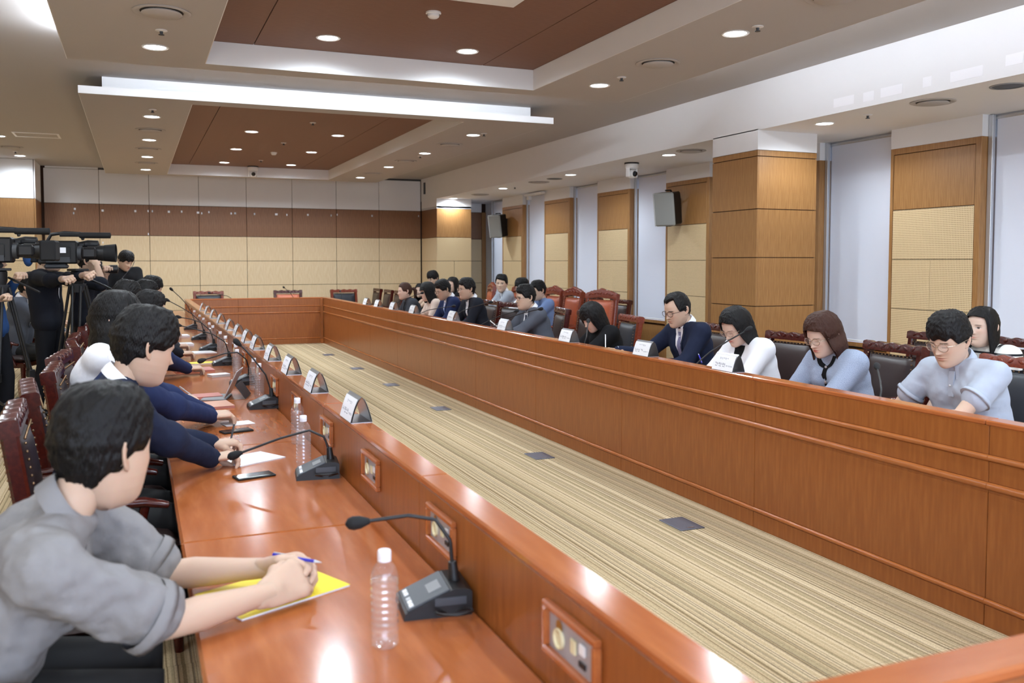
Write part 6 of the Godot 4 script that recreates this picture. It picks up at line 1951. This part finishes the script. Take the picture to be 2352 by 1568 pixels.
func crew() -> void:
	var d: Dictionary
	var g := "camera crew and bystanders on the left"
	var c1 := EYE + sight(150, 612) * 8.3
	video_camera("black shoulder video camera with a white sticker, on a tripod beside the left row", c1, -PI / 2 - 0.12, false)
	tripod("black tripod under the video camera with the white sticker", Vector3(c1.x + 0.1, 0, c1.z), c1.y - 0.02)
	var c2 := EYE + sight(-2, 610) * 7.5
	video_camera("black video camera with a square lens hood at the left edge", c2, -PI / 2 - 0.1, true)
	tripod("black tripod under the video camera at the left edge", Vector3(c2.x, 0, c2.z), c2.y - 0.02)
	# operator in the black suit
	var hd := EYE + sight(112, 592) * 8.8
	d = {"label": "camera operator in a black suit standing behind the sticker video camera", "head": hd, "yaw": -PI / 2 - 0.15, "hip": Vector3(hd.x - 0.02, 0.94, hd.z), "top": "jacket", "top_mat": mat.black_suit, "shirt": mat.white_cloth, "hair": "short", "seed": 31, "legs": "stand", "leg_mat": mat.trousers, "wide": 1.15, "girth": 1.12, "group": g, "pose": ["fist", "fist"], "sleeve": 0.85}
	d.hands = [EYE + sight(150, 640) * 7.9, EYE + sight(200, 630) * 8.1]
	d.hand_up = [Vector3(0.2, 0.3, 1), Vector3(0.2, 0.3, 1)]
	person(d)
	# stills photographer
	hd = EYE + sight(205, 600) * 9.3
	d = {"label": "photographer in dark clothes raising a stills camera behind the operator", "head": hd, "yaw": -PI / 2 - 0.1, "hip": Vector3(hd.x - 0.05, 0.92, hd.z), "top": "tee", "top_mat": mat.black_suit, "hair": "short", "seed": 32, "legs": "stand", "leg_mat": mat.trousers, "group": g, "pose": ["fist", "fist"], "wide": 1.1, "sleeve": 0.5}
	d.hands = [EYE + sight(222, 606) * 9.1, EYE + sight(243, 628) * 9.2]
	person(d)
	var s := thing("stills_camera", "black stills camera with a long zoom lens in the photographer's hands", "camera", EYE + sight(228, 618) * 9.15, -PI / 2)
	obj("camera_body", MB.new().span(Vector3(-0.07, -0.05, -0.03), Vector3(0.07, 0.05, 0.03), 0.012).span(Vector3(-0.03, 0.04, -0.03), Vector3(0.03, 0.08, 0.02), 0.008), mat.black, s)
	obj("zoom_lens", MB.new().tube([Vector3(0, 0, -0.03), Vector3(0, 0, -0.09), Vector3(0, 0, -0.091), Vector3(0, 0, -0.17)], [0.036, 0.038, 0.042, 0.044], 16), mat.black, s)
	# man in the black tee
	hd = EYE + sight(288, 600) * 13.3
	d = {"label": "standing man in a black T-shirt with a shoulder bag, looking down", "head": hd, "yaw": PI + 0.35, "hip": Vector3(hd.x, 0.92, hd.z - 0.02), "top": "tee", "top_mat": mat.black_cloth, "hair": "fringe", "seed": 33, "legs": "stand", "leg_mat": mat.trousers, "group": g, "hpitch": -0.45, "hyaw": 0.35, "wide": 1.15, "girth": 1.1, "sleeve": 0.36}
	d.hands = [hd + Vector3(-0.12, -0.58, 0.3), hd + Vector3(0.2, -0.6, 0.25)]
	person(d)
	var b := thing("shoulder_bag", "black shoulder bag hanging at the standing man's hip", "bag", Vector3(hd.x - 0.2, 0.95, hd.z + 0.22))
	obj("pouch", MB.new().box(Vector3.ZERO, Vector3(0.3, 0.22, 0.12), 0.03), mat.black, b)
	obj("strap", MB.new().tube([Vector3(-0.05, 0.1, 0), Vector3(0.12, 0.28, 0.0), Vector3(0.3, 0.5, -0.06), Vector3(0.32, 0.56, -0.2)], 0.014, 6, true, 0.3), mat.dark_grey, b)
	# operator at the left edge
	hd = EYE + sight(-22, 600) * 7.7
	d = {"label": "camera operator in a blue shirt cut off by the left edge", "head": hd, "yaw": -PI / 2, "hip": Vector3(hd.x, 0.94, hd.z), "top": "tee", "top_mat": mat.denim, "hair": "short", "seed": 34, "legs": "stand", "leg_mat": mat.trousers, "group": g, "pose": ["fist", "fist"], "wide": 1.15, "sleeve": 0.9}
	d.hands = [EYE + sight(-8, 690) * 7.4, EYE + sight(40, 640) * 7.6]
	person(d)
	# two seated men behind the tripods
	for a in [[68, 668, 10.2, "seated man in a grey jacket and white shirt behind the left tripod", mat.grey_suit, "short", false, 0.2], [74, 652, 12.0, "seated man in a navy suit and glasses near the left pier", mat.navy, "side", true, -0.2]]:
		hd = EYE + sight(a[0], a[1]) * a[2]
		hd.y = 1.22
		d = {"label": a[3], "head": hd, "yaw": -PI / 2 - 0.3, "hip": Vector3(hd.x - 0.15, 0.5, hd.z), "top": "jacket", "top_mat": a[4], "shirt": mat.white_cloth, "collar": mat.white_cloth, "hair": a[5], "seed": int(a[0]), "hyaw": a[7], "group": g, "wide": 1.1}
		if a[6]: d.glasses = mat.frame_dark
		d.hands = [hd + Vector3(0.32, -0.52, -0.05), hd + Vector3(0.32, -0.52, -0.2)]
		person(d)
		chair("dark", Vector3(hd.x - 0.2, 0, hd.z), -PI / 2 - 0.3, "dark chair under the seated man in " + ("grey" if a[2] < 11 else "navy") + " by the tripods", "chairs along the left wall")
